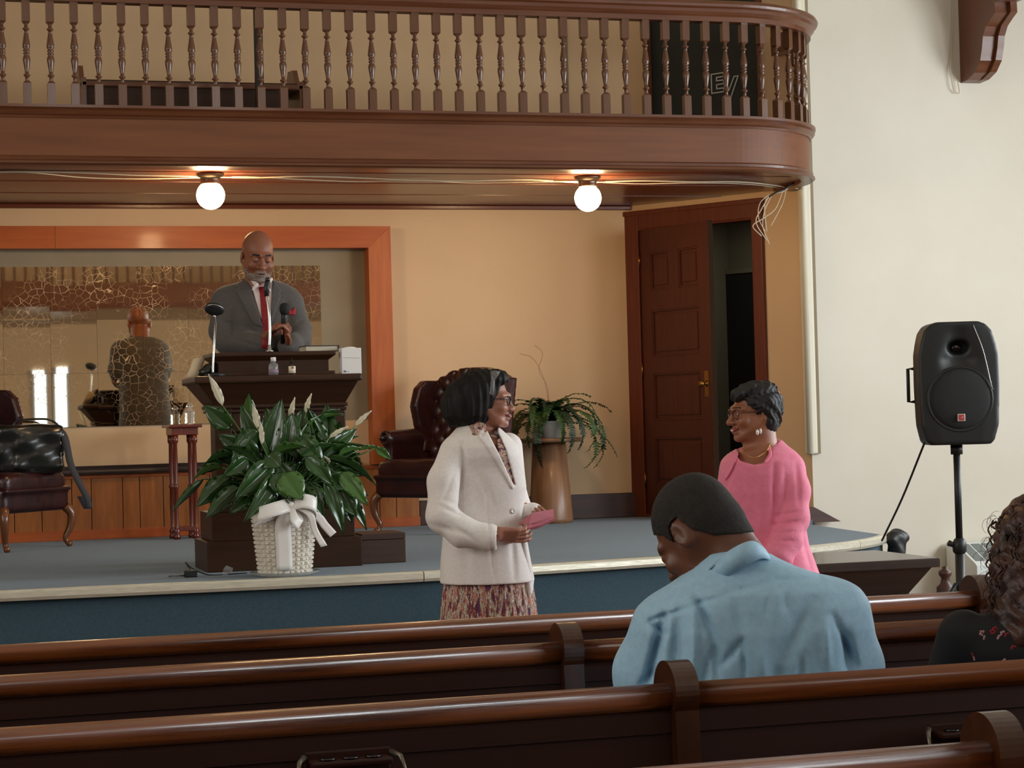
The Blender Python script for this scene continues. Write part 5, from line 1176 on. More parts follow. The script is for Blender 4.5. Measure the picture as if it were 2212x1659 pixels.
def print_mat(name, sz=(34, 34, 6)):
    m = bpy.data.materials.new(name); m.use_nodes = True; MATS[name] = m; N = m.node_tree.nodes; L = m.node_tree.links; b = N['Principled BSDF']; b.inputs['Roughness'].default_value = .7
    tc = N.new('ShaderNodeTexCoord'); mp = N.new('ShaderNodeMapping'); mp.inputs['Scale'].default_value = sz; L.new(tc.outputs['Object'], mp.inputs[0])
    n = N.new('ShaderNodeTexNoise'); n.inputs['Scale'].default_value = 1.0; n.inputs['Detail'].default_value = 6; n.inputs['Roughness'].default_value = .75; L.new(mp.outputs[0], n.inputs['Vector'])
    r = N.new('ShaderNodeValToRGB'); cr = r.color_ramp; cr.interpolation = 'CONSTANT'
    cols = [(.0, (40, 36, 60)), (.36, (110, 40, 90)), (.41, (45, 40, 60)), (.45, (190, 46, 40)), (.475, (112, 116, 76)), (.505, (228, 218, 204)), (.54, (50, 44, 66)), (.57, (215, 130, 60)), (.60, (180, 50, 100)), (.64, (225, 215, 200))]
    while len(cr.elements) < len(cols): cr.elements.new(.5)
    for e, (p, c) in zip(cr.elements, cols): e.position = p; e.color = srgb(*c)
    L.new(n.outputs[0], r.inputs[0]); L.new(r.outputs[0], b.inputs['Base Color'])
print_mat('print_fabric', (60, 60, 12)); print_mat('print_collar', (60, 60, 60))

# ------------------------------------------------------------------ 1. speaker in grey suit
g = Fig('bald man with grey beard in grey suit and red tie standing behind the pulpit, reading', 560, 11.1, HS)
hM = hmat(g(557, 553, 0), 20, 16, 3); hs = 1.12; HD = head_sdf(jaw=1.08, nose=1.05); hd = xf(HD, hM, hs)
body = SD().u(hd)
nb = g(553, 600, .03); body.u(cone(g(555, 585, .035), g(552, 622, .07), .066, .072), .02)
tz = lambda y: float(g(560, y)[2]); tx = lambda x, y=690: float(g(x, y)[0])
body.u(loft([(tz(622), tx(553), .08, .10, .08), (tz(640), tx(556), .08, .19, .10), (tz(700), tx(560), .08, .17, .12), (tz(780), tx(562), .09, .15, .11), (.9, tx(562), .1, .16, .12)], 2.3), .05)
for x in (-1, 1): body.chain([(tx(562)+x*.09, .10, .92), (tx(562)+x*.10, .09, .48), (tx(562)+x*.10, .11, .06)], [.085, .055, .04], .02); body.u(cone((tx(562)+x*.10, .11, .04), (tx(562)+x*.11, -.05, .035), .04, .035), .02)
SHR, ELR, WRR = g(480, 650, .06), g(478, 738, -.02), g(572, 735, -.16); SHL, ELL, WRL = g(622, 660, .06), g(652, 742, -.02), g(622, 738, -.17)
body.chain([SHR, ELR, WRR], [.055, .045, .03], .02).chain([SHL, ELL, WRL], [.055, .045, .03], .02)
# his right hand (image left) closes round the microphone from behind; his left cups it from below
mA, mB = g(615, 664, -.235), g(611, 742, -.20)
hw1 = g(578, 726, -.17); hand(body, hw1, g(604, 698, -.235)-hw1, (.5, -.2, -.3), 1, sc=1.12, curls=[(35, 55, 40), (40, 58, 40), (42, 58, 40), (40, 55, 40)], thumb=(.8, .35, -.2))
body.u(cone(WRR, hw1, .032, .03), .015)
hw2 = g(622, 742, -.185); hand(body, hw2, g(614, 702, -.24)-hw2, (-.8, -.5, .0), 1, sc=1.1, curls=[(30, 50, 40), (38, 52, 40), (42, 55, 40), (45, 55, 40)], thumb=(.6, .7, .1))
body.build('body', 'skin_speaker', (-.42, -.42, 0), (.42, .34, 1.95), .0045, g.root)
# suit jacket
J = SD().u(loft([(tz(603), tx(556), .085, .085, .07), (tz(613), tx(558), .08, .15, .09), (tz(625), tx(555), .075, .190, .115), (tz(645), tx(554), .07, .222, .135), (tz(690), tx(556), .06, .225, .155), (tz(745), tx(562), .06, .215, .15), (tz(800), tx(562), .07, .22, .15), (tz(860), tx(562), .08, .23, .155), (.78, tx(562), .08, .24, .16)], 2.4))
J.u(cone(g(494, 642, .07), g(620, 647, .07), .060, .058), .05)
J.chain([g(485, 652, .05), g(480, 715, .0), g(492, 738, -.04), g(548, 742, -.13), g(574, 742, -.155)], [.074, .068, .066, .058, .050], .03)
J.chain([g(627, 658, .05), g(645, 712, .0), g(646, 735, -.05), g(628, 744, -.14), g(620, 750, -.165)], [.074, .066, .062, .054, .048], .03)
for a, b, w_, am in ((g(500, 660, -.1), g(505, 730, -.1), .014, .012), (g(470, 690, -.06), g(500, 700, -.08), .01, .006), (g(520, 700, -.12), g(560, 722, -.14), .010, .006), (g(510, 735, -.15), g(560, 748, -.18), .008, .005), (g(618, 655, -.1), g(628, 720, -.1), .014, .010), (g(640, 700, -.06), g(655, 690, -.05), .008, .006), (g(470, 725, -.05), g(520, 735, -.13), .008, .005), (g(560, 610, -.05), g(565, 640, -.08), .05, .0)): J.disp(crease(a, b, w_, am))
vneck = [(527, 588), (571, 706), (585, 706), (586, 640), (583, 606), (556, 560)]
JC = SD().u(J).sub(lambda P, pl=poly2([g(x, y, -.08)[[0, 2]] for x, y in [(524, 570), (532, 600), (570, 702), (584, 702), (590, 650), (586, 600), (590, 560)]]): np.maximum(pl(P), np.maximum(P[:, 1]-.02, -J(P)-.045)), .004)
JC.sub(xf(HD, hM, hs*1.03), .0)
JC.build('jacket', 'suit_grey', (-.40, -.34, .70), (.40, .32, 1.68), .0055, g.root)
SHF = SD().u(J).disp(lambda P: np.full(len(P), .012, np.float32))
decal(g, 'shirt_front', SHF, [(526, 586), (534, 598), (570, 708), (588, 706), (588, 650), (584, 606), (575, 600), (555, 612)], 'shirt_white', .006, .02, ycut=.03, pdy=-.08)
cm = MB()
for pts in ([g(530, 583, -.02), g(548, 612, -.085), g(556, 622, -.09), g(541, 626, -.095), g(527, 594, -.04)], [g(583, 600, -.06), g(578, 612, -.085), g(572, 620, -.09), g(582, 632, -.095), g(588, 612, -.06)]):
    V = [Vector([float(q) for q in p]) for p in pts]; cm.add(V+[v+Vector((0, .006, 0)) for v in V], [(0, 1, 2, 3, 4), (9, 8, 7, 6, 5)]+[(i, (i+1) % 5, 5+(i+1) % 5, 5+i) for i in range(5)])
SD().u(cone(g(534, 590, .0), g(554, 616, -.075), .012, .012, ((0, 1, 0), .6))).u(cone(g(554, 616, -.075), g(546, 626, -.08), .012, .006), .006).build('collar', 'shirt_white', tuple(g(520, 640, -.12)), tuple(g(565, 575, .06)), .003, g.root)
SD().u(cone(g(586, 603, -.03), g(575, 616, -.075), .010, .012, ((0, 1, 0), .6))).u(cone(g(575, 616, -.075), g(583, 628, -.08), .012, .006), .006).build('collar', 'shirt_white', tuple(g(565, 640, -.12)), tuple(g(600, 590, .04)), .003, g.root)
TF = SD().u(J).disp(lambda P: np.full(len(P), .004, np.float32))
decal(g, 'tie', TF, [(554, 618), (570, 617), (571, 630), (582, 690), (585, 755), (571, 755), (566, 700), (560, 640), (559, 632)], 'tie_red', .006, .015, ycut=.03, pdy=-.09, h=.0035)
for ln in ([(529, 588), (520, 592), (506, 618), (512, 622), (508, 628), (549, 700), (571, 708), (534, 610)], [(587, 606), (594, 612), (607, 626), (601, 632), (606, 640), (592, 690), (585, 705), (586, 650)]):
    decal(g, 'lapel', J, ln, 'suit_grey', .009, .01, ycut=.06, pdy=-.06)
decal(g, 'pocket_square', J, [(623, 680), (626, 666), (631, 672), (637, 661), (637, 680)], 'square_red', .009, .01, ycut=.03, pdy=-.06)
for x in (-1, 1): SD().u(cone((tx(562)+x*.09, .09, .86), (tx(562)+x*.10, .10, .07), .10, .085)).build('trouser_leg', 'suit_dark', (-.35, -.12, .03), (.35, .3, .98), .012, g.root)
for x in (-1, 1): SD().u(cone((tx(562)+x*.10, .12, .04), (tx(562)+x*.11, -.07, .035), .05, .045)).sub(rbox((0, 0, -.05), (1, 1, .05), 0)).build('shoe', 'shoe_black', (-.35, -.2, -.01), (.35, .25, .12), .008, g.root)
# beard, moustache, brows, lips
def hregion(fn): return lambda P: fn(((P-np.array(hM.translation, np.float32)) @ np.array(hM.to_3x3(), np.float32))/hs)*hs
def beard(q):
    z, y = q[:, 2], q[:, 1]
    low = z-np.interp(np.abs(q[:, 0]), [0, .022, .028, .05, .065], [-.056, -.056, -.070, -.074, -.056]).astype(np.float32)
    mouth = .004-np.sqrt((q[:, 0]/4.2)**2+((z+.0705)/1.2)**2).astype(np.float32)
    return np.maximum(np.maximum(low, y+.014), mouth)*.7
hl = np.array(hM.translation)-.17; hh_ = np.array(hM.translation)+.17
shellpart(g, 'beard', hd, hregion(beard), 'beard_grey', hl, hh_, .003, .004, .006)
def brow(q): x = np.abs(q[:, 0]); return np.maximum(np.abs(q[:, 2]-.021+.10*np.maximum(x-.034, 0)+.0)-.0045, np.maximum(np.abs(x-.031)-.018, q[:, 1]))*.8
shellpart(g, 'eyebrows', hd, hregion(brow), 'hair_short', hl, hh_, .003, .002, .005)
shellpart(g, 'lips', hd, hregion(lambda q: np.maximum(np.sqrt((q[:, 0]/3.4)**2+(q[:, 2]+.0705)**2)-.0075, q[:, 1]).astype(np.float32)), 'lip_brown', hl, hh_, .003, .0025, .005)
shellpart(g, 'eye_lids', hd, hregion(lambda q: np.maximum(np.maximum(np.abs(q[:, 2]+.012)-.0016, np.abs(np.abs(q[:, 0])-.031)-.013), q[:, 1])), 'iris_brown', hl, hh_, .0025, .002, .004)
# handheld microphone (a thing he holds)
T_ = g.root.matrix_basis if False else Matrix.Translation(g.root.location) @ Matrix.Rotation(g.rz, 4, 'Z')
t = thing('handheld_microphone', 'black handheld microphone held upright in both hands of the speaker', 'microphone'); t.matrix_world = T_
MB().tube([mA[:], (mA+(mB-mA)*.32)[:], mB[:]], [.017, .016, .013], 14).build('mic_body', 'black_plastic', t)
MB().tube([(mA+(mA-mB)*.12)[:], (mA+(mA-mB)*.09)[:], (mA+(mA-mB)*0.0)[:], (mA-(mA-mB)*.12)[:], (mA-(mA-mB)*.2)[:]], [.010, .022, .029, .026, .018], 18).build('windscreen', 'black_grille', t)

# ------------------------------------------------------------------ 2. woman in the white jacket
g = Fig('woman with dark chin-length hair in a white jacket and colourful skirt', 1040, 8.25, 0.0)
hM = hmat(g(1052, 862, 0), 84, 4, 0); hs = .97; HD = head_sdf(True, smile=1.0, nose=.96); hd = xf(HD, hM, hs)
tz = lambda y: float(g(1040, y)[2]); tx = lambda x, y=1000: float(g(x, y)[0])
body = SD().u(hd).u(cone(g(1040, 895, .0), g(1030, 945, .01), .050, .058), .02)
body.u(loft([(tz(935), tx(1030), 0, .06, .07), (tz(960), tx(1035), .0, .11, .14), (tz(1040), tx(1040), .0, .125, .13), (tz(1140), tx(1038), 0, .11, .12), (tz(1240), tx(1042), 0, .14, .14), (.8, tx(1044), 0, .14, .14)], 2.3), .04)
for k, x in ((0, -.07), (1, .08)): body.chain([(tx(1044)+x, .04*(1-2*k), .84), (tx(1044)+x, .04*(1-2*k), .45), (tx(1044)+x, .04*(1-2*k), .07)], [.08, .052, .036], .02).u(cone((tx(1044)+x, .05*(1-2*k), .035), (tx(1044)+x+.13, .04*(1-2*k), .03), .034, .03), .02)
wr = g(1072, 1152, -.215); wf_ = g(1146, 1110, .02)
body.chain([g(984, 990, -.10), g(958, 1118, -.19), g(1002, 1150, -.21), wr], [.034, .032, .030, .027], .0)
body.chain([g(1092, 985, .10), g(1112, 1090, .12), wf_], [.040, .036, .028], .02)
hand(body, wr, g(1114, 1156, -.19)-wr, (.15, .8, .55), -1, sc=1.0, curls=[(5, 15, 15), (8, 25, 25), (14, 38, 35), (20, 48, 40)], thumb=(.85, .55, .3))
hand(body, wf_, g(1176, 1122, -.08)-wf_, (-.3, -.75, .5), 1, sc=.95, curls=[(20, 55, 50), (28, 62, 55), (32, 65, 55), (36, 65, 50)], thumb=(.85, .5, .3))
body.build('body', 'skin_white_jacket', (-.34, -.42, 0), (.40, .34, 1.75), .0042, g.root)
J = SD().u(loft([(tz(912), tx(1033), .0, .060, .07), (tz(925), tx(1034), .0, .090, .10), (tz(945), tx(1036), .0, .125, .15), (tz(965), tx(1038), .0, .152, .172), (tz(985), tx(1039), .0, .166, .172), (tz(1010), tx(1040), .0, .172, .155), (tz(1055), tx(1043), .0, .174, .15), (tz(1110), tx(1040), 0, .160, .145), (tz(1160), tx(1040), 0, .165, .15), (tz(1210), tx(1043), 0, .182, .165), (tz(1257), tx(1046), 0, .192, .175)], 2.25))
J.u(cone(g(990, 968, -.09), g(1000, 975, -.02), .05, .05), .05)
SL = SD().chain([g(981, 978, -.10), g(960, 1040, -.15), g(957, 1115, -.19)], [.060, .064, .064], .03).chain([g(957, 1115, -.19), g(1000, 1150, -.21), g(1046, 1160, -.22)], [.062, .058, .050], .03)
SL.u(cone(g(1040, 1157, -.215), g(1056, 1161, -.218), .050, .056), .012).sub(cone(g(1066, 1162, -.218), g(1100, 1160, -.22), .040, .046), .004)
J.u(SL, .018)
J.u(SD().chain([g(1098, 965, .13), g(1112, 1085, .13), g(1138, 1118, .06)], [.058, .052, .046], .03), .02).u(cone(g(1138, 1116, .06), g(1150, 1112, .03), .046, .05), .01)
for a, b, w_, am in (((1000, 960, -.17), (994, 1100, -.19), .010, .014), ((960, 1080, -.25), (1040, 1120, -.25), .010, .008), ((930, 1130, -.2), (1010, 1155, -.26), .012, .008), ((945, 1090, -.25), (1000, 1118, -.27), .008, .007), ((1060, 1170, -.15), (1070, 1257, -.15), .005, .005), ((1046, 1010, -.15), (1064, 1240, -.15), .004, .004), ((1006, 1170, -.15), (1010, 1255, -.16), .02, .007), ((1025, 1000, -.15), (1065, 1090, -.15), .012, .006), ((985, 945, -.18), (1010, 1000, -.17), .012, .006), ((1105, 1150, -.1), (1112, 1250, -.12), .012, .008), ((970, 1130, -.27), (1030, 1170, -.27), .008, .006), ((985, 1010, -.22), (950, 1100, -.22), .010, .005)):
    J.disp(crease(g(*a), g(*b), w_, am))
# neckline cut, open front
JC = SD().u(J).sub(lambda P, pl=poly2([g(x, y, -.1)[[0, 2]] for x, y in [(1020, 890), (1024, 916), (1050, 935), (1110, 1048), (1113, 1048), (1092, 970), (1074, 930), (1085, 890)]]): np.maximum(pl(P), np.maximum(P[:, 1]-.2, -J(P)-.05)), .003)
JC.sub(ell(g(1040, 905, .0), (.075, .075, .04)), .01)
JC.build('jacket', 'linen_white', (-.30, -.34, .70), (.33, .28, 1.55), .005, g.root)
BL = SD().u(J).disp(lambda P: np.full(len(P), .012, np.float32))
decal(g, 'blouse', BL, [(1074, 950), (1082, 945), (1094, 968), (1115, 1050), (1108, 1050), (1078, 985)], 'print_collar', .006, .03, ycut=.1, pdy=-.1)
decal(g, 'jacket_lapel', J, [(1036, 932), (1042, 944), (1052, 930), (1078, 980), (1111, 1052), (1107, 1058), (1052, 965), (1034, 945)], 'linen_white', .006, .01, ycut=-.01, pdy=-.12)
cs = SD().u(cone(g(1014, 916, -.06), g(1026, 940, -.13), .016, .008, ((.3, 1, .4), .45))).u(cone(g(1026, 940, -.13), g(1040, 924, -.09), .010, .016, ((.3, 1, .4), .45)), .02).u(cone(g(1014, 914, -.06), g(1040, 922, -.09), .016, .016, ((.3, 1, .4), .4)), .02)
cs.build('blouse_collar', 'print_collar', tuple(g(1000, 955, -.2)), tuple(g(1056, 900, .0)), .003, g.root)
bt = g(1107, 1103, -.14)
def surf(field, px, py, fig, y0=-.4, y1=.1):
    ys = np.linspace(y0, y1, 200); P = np.array([fig(px, py, y) for y in ys], np.float32); v = field(P); i = int(np.argmax(v < 0)); return P[i]
b = surf(J, 1107, 1103, g); MB().lathe([(0, 0), (.012, 0), (.0125, .003), (.010, .005), (.007, .0035), (0, .0035)], 20, M=Matrix.Translation(Vector([float(v) for v in b])) @ Euler((math.radians(90), 0, math.radians(40))).to_matrix().to_4x4()).build('button', 'button_pearl', g.root)
decal(g, 'jacket_tail', J, [(1128, 1180), (1135, 1180), (1150, 1258), (1146, 1292), (1136, 1270), (1130, 1256)], 'linen_white', .004, .01, ycut=.2, pdy=0, dyr=(-.25, .25)) if False else None
tl = []
for px, py, w_ in ((1128, 1150, .014), (1134, 1200, .02), (1140, 1250, .026), (1142, 1275, .018), (1143, 1292, .004)):
    c = Vector([float(v) for v in g(px, py, -.06)]); tl.append([c+Vector((-w_, -.01, 0)), c+Vector((0, -.022, 0)), c+Vector((w_, .0, 0))])
MB().sheet(tl, .004).build('jacket_tail', 'linen_white', g.root)
# pleated skirt
def skirt(P):
    z = P[:, 2]; cx = tx(1047); x = P[:, 0]-cx; y = P[:, 1]; a = np.arctan2(y, x); zt_ = tz(1250)
    rx = np.interp(z, [.18, zt_-.08, zt_], [.24, .188, .175]).astype(np.float32); ry = rx*.86
    q = np.sqrt((x/rx)**2+(y/ry)**2); d = (q-1)*np.minimum(rx, ry)+.004*np.sin(a*34)
    return np.maximum(d, np.maximum(z-zt_-.01, .18-z))
SD().u(skirt).build('skirt', 'print_fabric', (-.28, -.28, .15), (.32, .28, tz(1245)+.04), .007, g.root)
for k, x in ((0, -.07), (1, .08)): SD().u(cone((tx(1044)+x-.02, .05*(1-2*k), .035), (tx(1044)+x+.13, .04*(1-2*k), .03), .042, .036)).sub(rbox((0, 0, -.05), (1, 1, .05), 0)).build('shoe', 'shoe_black', (-.3, -.15, -.01), (.4, .15, .1), .008, g.root)
# hair: chin-length bob
hc = g(1020, 858, .0)
HR = SD().u(ell(g(1036, 842, .0), (.100, .095, .085))).u(ell(g(1008, 872, .0), (.088, .098, .088)), .05).u(loft([(tz(917), tx(1015), .0, .078, .085), (tz(900), tx(1013), 0, .098, .10), (tz(860), tx(1016), 0, .108, .10), (tz(835), tx(1025), 0, .09, .09)], 2.3), .04)
HR.u(ell(g(1078, 818, .0), (.042, .065, .036), (0, 20, 0)), .03)
HR.sub(ell(g(1098, 868, .0), (.056, .12, .082), (0, 6, 0)), .012).sub(ell(g(1100, 905, .0), (.060, .12, .05)), .02)
HR.sub(lambda P: -(hd(P)-.001) if False else xf(HD, hM, hs*.97)(P), .0)
HR.disp(lambda P: .0022*np.sin(P[:, 0]*170+P[:, 1]*120+P[:, 2]*12)+.0016*np.sin(P[:, 0]*90-P[:, 1]*210+P[:, 2]*20))
HR.build('hair', 'hair_black', (-.2, -.16, tz(925)), (.2, .16, tz(785)), .004, g.root)
decal(g, 'grey_streak', HR, [(1058, 799), (1082, 801), (1070, 822), (1065, 856), (1056, 852), (1060, 820)], 'hair_grey', .002, .006, ycut=.0, pdy=-.08, h=.003, label='grey streak of hair at the temple')
glasses(g, hM, hs, 'black_gloss'); eyes(g, hM, hs, .35)
hl = np.array(hM.translation)-.16; hh_ = np.array(hM.translation)+.16
def hreg(fn, hM=hM, hs=hs): return lambda P: fn(((P-np.array(hM.translation, np.float32)) @ np.array(hM.to_3x3(), np.float32))/hs)*hs
lipf = lambda q: np.maximum(np.sqrt((q[:, 0]/3.6)**2+(q[:, 2]+.0705-.25*np.abs(q[:, 0]))**2)-.0085, q[:, 1]).astype(np.float32)
shellpart(g, 'lips', hd, hreg(lipf), 'lip_pink', hl, hh_, .003, .002, .005)
shellpart(g, 'teeth', hd, hreg(lambda q: np.maximum(np.sqrt((q[:, 0]/5)**2+(q[:, 2]+.0700-.25*np.abs(q[:, 0]))**2)-.0032, q[:, 1]).astype(np.float32)), 'teeth', hl, hh_, .0025, .003, .004)
T_ = Matrix.Translation(g.root.location) @ Matrix.Rotation(g.rz, 4, 'Z')
e = thing('envelope', 'folded dusty pink envelope held in the hands of the woman in white', 'envelope'); e.matrix_world = T_
def quad(pts): return [Vector([float(v) for v in g(*p)]) for p in pts]
A_ = quad([(1120, 1131, -.16), (1150, 1108, -.13), (1195, 1100, -.07), (1197, 1120, -.09), (1165, 1136, -.14), (1140, 1142, -.165)])
m = MB(); n = Vector((.1, -.9, .4)).normalized()*.003; m.add([v+n for v in A_]+[v-n for v in A_], [(0, 1, 2, 3, 4, 5), (11, 10, 9, 8, 7, 6)]+[(i, (i+1) % 6, 6+(i+1) % 6, 6+i) for i in range(6)]); m.build('front_sheet', 'envelope_pink', e)
A_ = quad([(1128, 1136, -.165), (1160, 1128, -.145), (1197, 1116, -.09), (1198, 1124, -.08), (1162, 1141, -.13), (1140, 1146, -.15)])
m = MB(); m.add([v+n for v in A_]+[v-n for v in A_], [(0, 1, 2, 3, 4, 5), (11, 10, 9, 8, 7, 6)]+[(i, (i+1) % 6, 6+(i+1) % 6, 6+i) for i in range(6)]); m.build('back_flap', 'envelope_pink', e)
rg = MB(); c = g(1131, 1163, -.165); rg.tube([c+np.array((.009*math.cos(a), .009*math.sin(a), .002*math.cos(a))) for a in [2*math.pi*i/14 for i in range(15)]], .0018, 6); rg.build('ring', 'gold', g.root)

# ------------------------------------------------------------------ 3. woman in the pink jacket
g = Fig('smiling woman with short black hair and glasses in a pink linen jacket, facing left', 1650, 7.8, 0.0)
hM = hmat(g(1630, 889, 0), -74, 3, 0); hs = .96; HD = head_sdf(True, smile=1.0, nose=1.0, jaw=1.1); hd = xf(HD, hM, hs)
tz = lambda y: float(g(1650, y)[2]); tx = lambda x, y=1050: float(g(x, y)[0])
body = SD().u(hd).u(cone(g(1641, 925, .0), g(1645, 985, .0), .058, .068), .03)
body.u(loft([(tz(975), tx(1642), 0, .08, .07), (tz(1000), tx(1642), .0, .105, .095), (tz(1030), tx(1645), .0, .13, .12), (tz(1140), tx(1650), 0, .13, .13), (tz(1240), tx(1655), 0, .15, .14), (.78, tx(1655), 0, .15, .14)], 2.3), .04)
for x in (-.08, .08): body.chain([(tx(1655)+x, .0, .84), (tx(1655)+x, .0, .45), (tx(1655)+x, .0, .07)], [.085, .055, .038], .02).u(cone((tx(1655)+x, .0, .035), (tx(1655)+x-.10, -.08, .03), .034, .03), .02)
wl = g(1676, 1204, -.20)
body.chain([g(1702, 1025, -.05), g(1712, 1120, -.12), wl], [.042, .040, .03], .02)
hand(body, wl, g(1640, 1222, -.24)-wl, (.0, .9, .2), 1, sc=.95, curl=(15, 25, 20), thumb=(.7, .5, .3))
wr2 = g(1592, 1190, .05); body.chain([g(1588, 1030, .09), g(1568, 1110, .12), wr2], [.045, .04, .028], .02); hand(body, wr2, (-.3, -.3, -.9), (.9, -.2, 0), 1, sc=.95)
body.build('body', 'skin_pink', (-.36, -.42, 0), (.36, .34, 1.72), .0042, g.root)
J = SD().u(loft([(tz(955), tx(1668), .03, .045, .06), (tz(965), tx(1663), .02, .07, .08), (tz(978), tx(1648), .01, .125, .12), (tz(995), tx(1645), .0, .150, .14), (tz(1020), tx(1645), .0, .160, .15), (tz(1060), tx(1645), .0, .160, .155), (tz(1110), tx(1645), 0, .155, .15), (tz(1180), tx(1650), 0, .165, .155), (tz(1250), tx(1662), 0, .185, .17), (tz(1330), tx(1665), 0, .20, .185)], 2.25))
J.u(cone(g(1664, 972, .04), g(1700, 1012, -.02), .040, .058), .04).u(cone(g(1610, 990, .02), g(1592, 1016, .07), .045, .055), .04)
SL = SD().chain([g(1704, 1016, -.05), g(1716, 1060, -.09), g(1716, 1120, -.13)], [.062, .056, .052], .03).chain([g(1716, 1120, -.13), g(1702, 1165, -.17), g(1688, 1190, -.19)], [.053, .052, .050], .03).u(cone(g(1690, 1186, -.19), g(1682, 1200, -.195), .052, .060), .01)
J.u(SL, .015).u(SD().chain([g(1588, 1010, .10), g(1568, 1100, .12), g(1590, 1180, .06)], [.058, .052, .046], .03), .02)
for a, b, w_, am in (((1672, 1000, -.13), (1674, 1130, -.19), .009, .014), ((1680, 1115, -.2), (1730, 1105, -.2), .006, .007), ((1678, 1135, -.22), (1735, 1125, -.2), .006, .008), ((1676, 1152, -.22), (1728, 1148, -.22), .006, .007), ((1674, 1170, -.24), (1722, 1168, -.24), .005, .006), ((1720, 1000, -.1), (1725, 1090, -.16), .010, .007), ((1695, 1010, -.12), (1698, 1090, -.17), .008, .005), ((1730, 1150, -.1), (1755, 1245, -.1), .012, .006), ((1620, 1010, -.15), (1608, 1090, -.15), .02, .005), ((1600, 975, -.12), (1572, 1060, -.14), .004, .006), ((1640, 1040, -.16), (1650, 1180, -.16), .02, .005)):
    J.disp(crease(g(*a), g(*b), w_, am))
nk = [(1590, 930), (1596, 962), (1588, 975), (1600, 996), (1628, 1004), (1650, 1000), (1664, 985), (1671, 962), (1672, 930)]
JC = SD().u(J).sub(lambda P, pl=poly2([g(x, y, -.1)[[0, 2]] for x, y in nk]): np.maximum(pl(P), P[:, 1]-.02), .004).sub(ell(g(1640, 950, .0), (.07, .07, .06)), .01)
JC.build('jacket', 'linen_pink', (-.30, -.33, .60), (.33, .30, 1.46), .005, g.root)
decal(g, 'jacket_edge', J, [(1594, 966), (1600, 964), (1602, 975), (1590, 1000), (1570, 1040), (1566, 1034), (1584, 996)], 'linen_pink', .005, .01, ycut=.1, pdy=-.12)
decal(g, 'jacket_edge', J, [(1664, 962), (1672, 962), (1668, 985), (1652, 1003), (1648, 999), (1660, 982)], 'linen_pink', .004, .01, ycut=.1, pdy=-.12)
SD().u(lambda P: np.maximum((np.sqrt(((P[:, 0]-tx(1660))/.205)**2+(P[:, 1]/.185)**2)-1)*.185+.004*np.sin(np.arctan2(P[:, 1], P[:, 0])*16), np.maximum(P[:, 2]-tz(1325), .25-P[:, 2]))).build('skirt', 'linen_pink', (-.28, -.26, .2), (.32, .26, tz(1320)+.04), .012, g.root)
for x in (-.08, .08): SD().u(cone((tx(1655)+x, .01, .035), (tx(1655)+x-.10, -.09, .03), .042, .036)).sub(rbox((0, 0, -.05), (1, 1, .05), 0)).build('shoe', 'shoe_black', (-.3, -.2, -.01), (.3, .12, .1), .009, g.root)
HR = SD().u(ell(g(1640, 868, .0), (.082, .085, .072))).u(ell(g(1655, 885, .0), (.060, .078, .075)), .03).u(ell(g(1662, 915, .0), (.034, .06, .045)), .03).u(ell(g(1598, 852, -.02), (.035, .055, .026), (0, -25, 0)), .03).u(ell(g(1640, 842, .0), (.06, .065, .030)), .03)
HR.sub(ell(g(1592, 912, -.03), (.056, .12, .072), (0, 10, 0)), .008).sub(ell(g(1640, 918, -.08), (.020, .05, .034)), .008)
HR.sub(xf(HD, hM, hs*.97), .0)
HR.disp(lambda P: .0035*np.sin(P[:, 0]*95+3.5*np.sin(P[:, 2]*45+P[:, 1]*30))+.0022*np.sin(P[:, 0]*190+P[:, 1]*170+4*np.sin(P[:, 2]*80)))
HR.build('hair', 'hair_curl_black', (-.16, -.14, tz(950)), (.14, .14, tz(812)), .0035, g.root)
glasses(g, hM, hs, 'glasses_tortoise', rad=(.022, .019)); eyes(g, hM, hs, .45)
hl = np.array(hM.translation)-.16; hh_ = np.array(hM.translation)+.16
def hreg2(fn, hM=hM, hs=hs): return lambda P: fn(((P-np.array(hM.translation, np.float32)) @ np.array(hM.to_3x3(), np.float32))/hs)*hs
shellpart(g, 'lips', hd, hreg2(lipf), 'lip_pink', hl, hh_, .003, .002, .005)
shellpart(g, 'teeth', hd, hreg2(lambda q: np.maximum(np.sqrt((q[:, 0]/5)**2+(q[:, 2]+.0700-.25*np.abs(q[:, 0]))**2)-.0035, q[:, 1]).astype(np.float32)), 'teeth', hl, hh_, .0025, .003, .004)
brw = lambda q: np.maximum(np.abs(q[:, 2]-.021+.10*np.maximum(np.abs(q[:, 0])-.034, 0))-.003, np.maximum(np.abs(np.abs(q[:, 0])-.031)-.018, q[:, 1]))*.8
shellpart(g, 'eyebrows', hd, hreg2(brw), 'hair_short', hl, hh_, .0028, .002, .004)
er = surf(hd, 1638, 930, g) ; er = g(1636, 934, -.083)
t = MB().ball((er[0], er[1], er[2]), (.006, .006, .011)).build('earring', 'pearl', g.root); MB().ball((er[0]+.013, er[1]+.004, er[2]+.004), (.005, .005, .011)).build('earring', 'pearl', g.root)
MB().tube([tuple(v) for v in spline([g(1604, 968, -.05), g(1612, 982, -.10), g(1632, 988, -.125), g(1655, 975, -.09), g(1664, 958, -.06)], 24)], .0015, 5).build('necklace', 'gold', g.root)

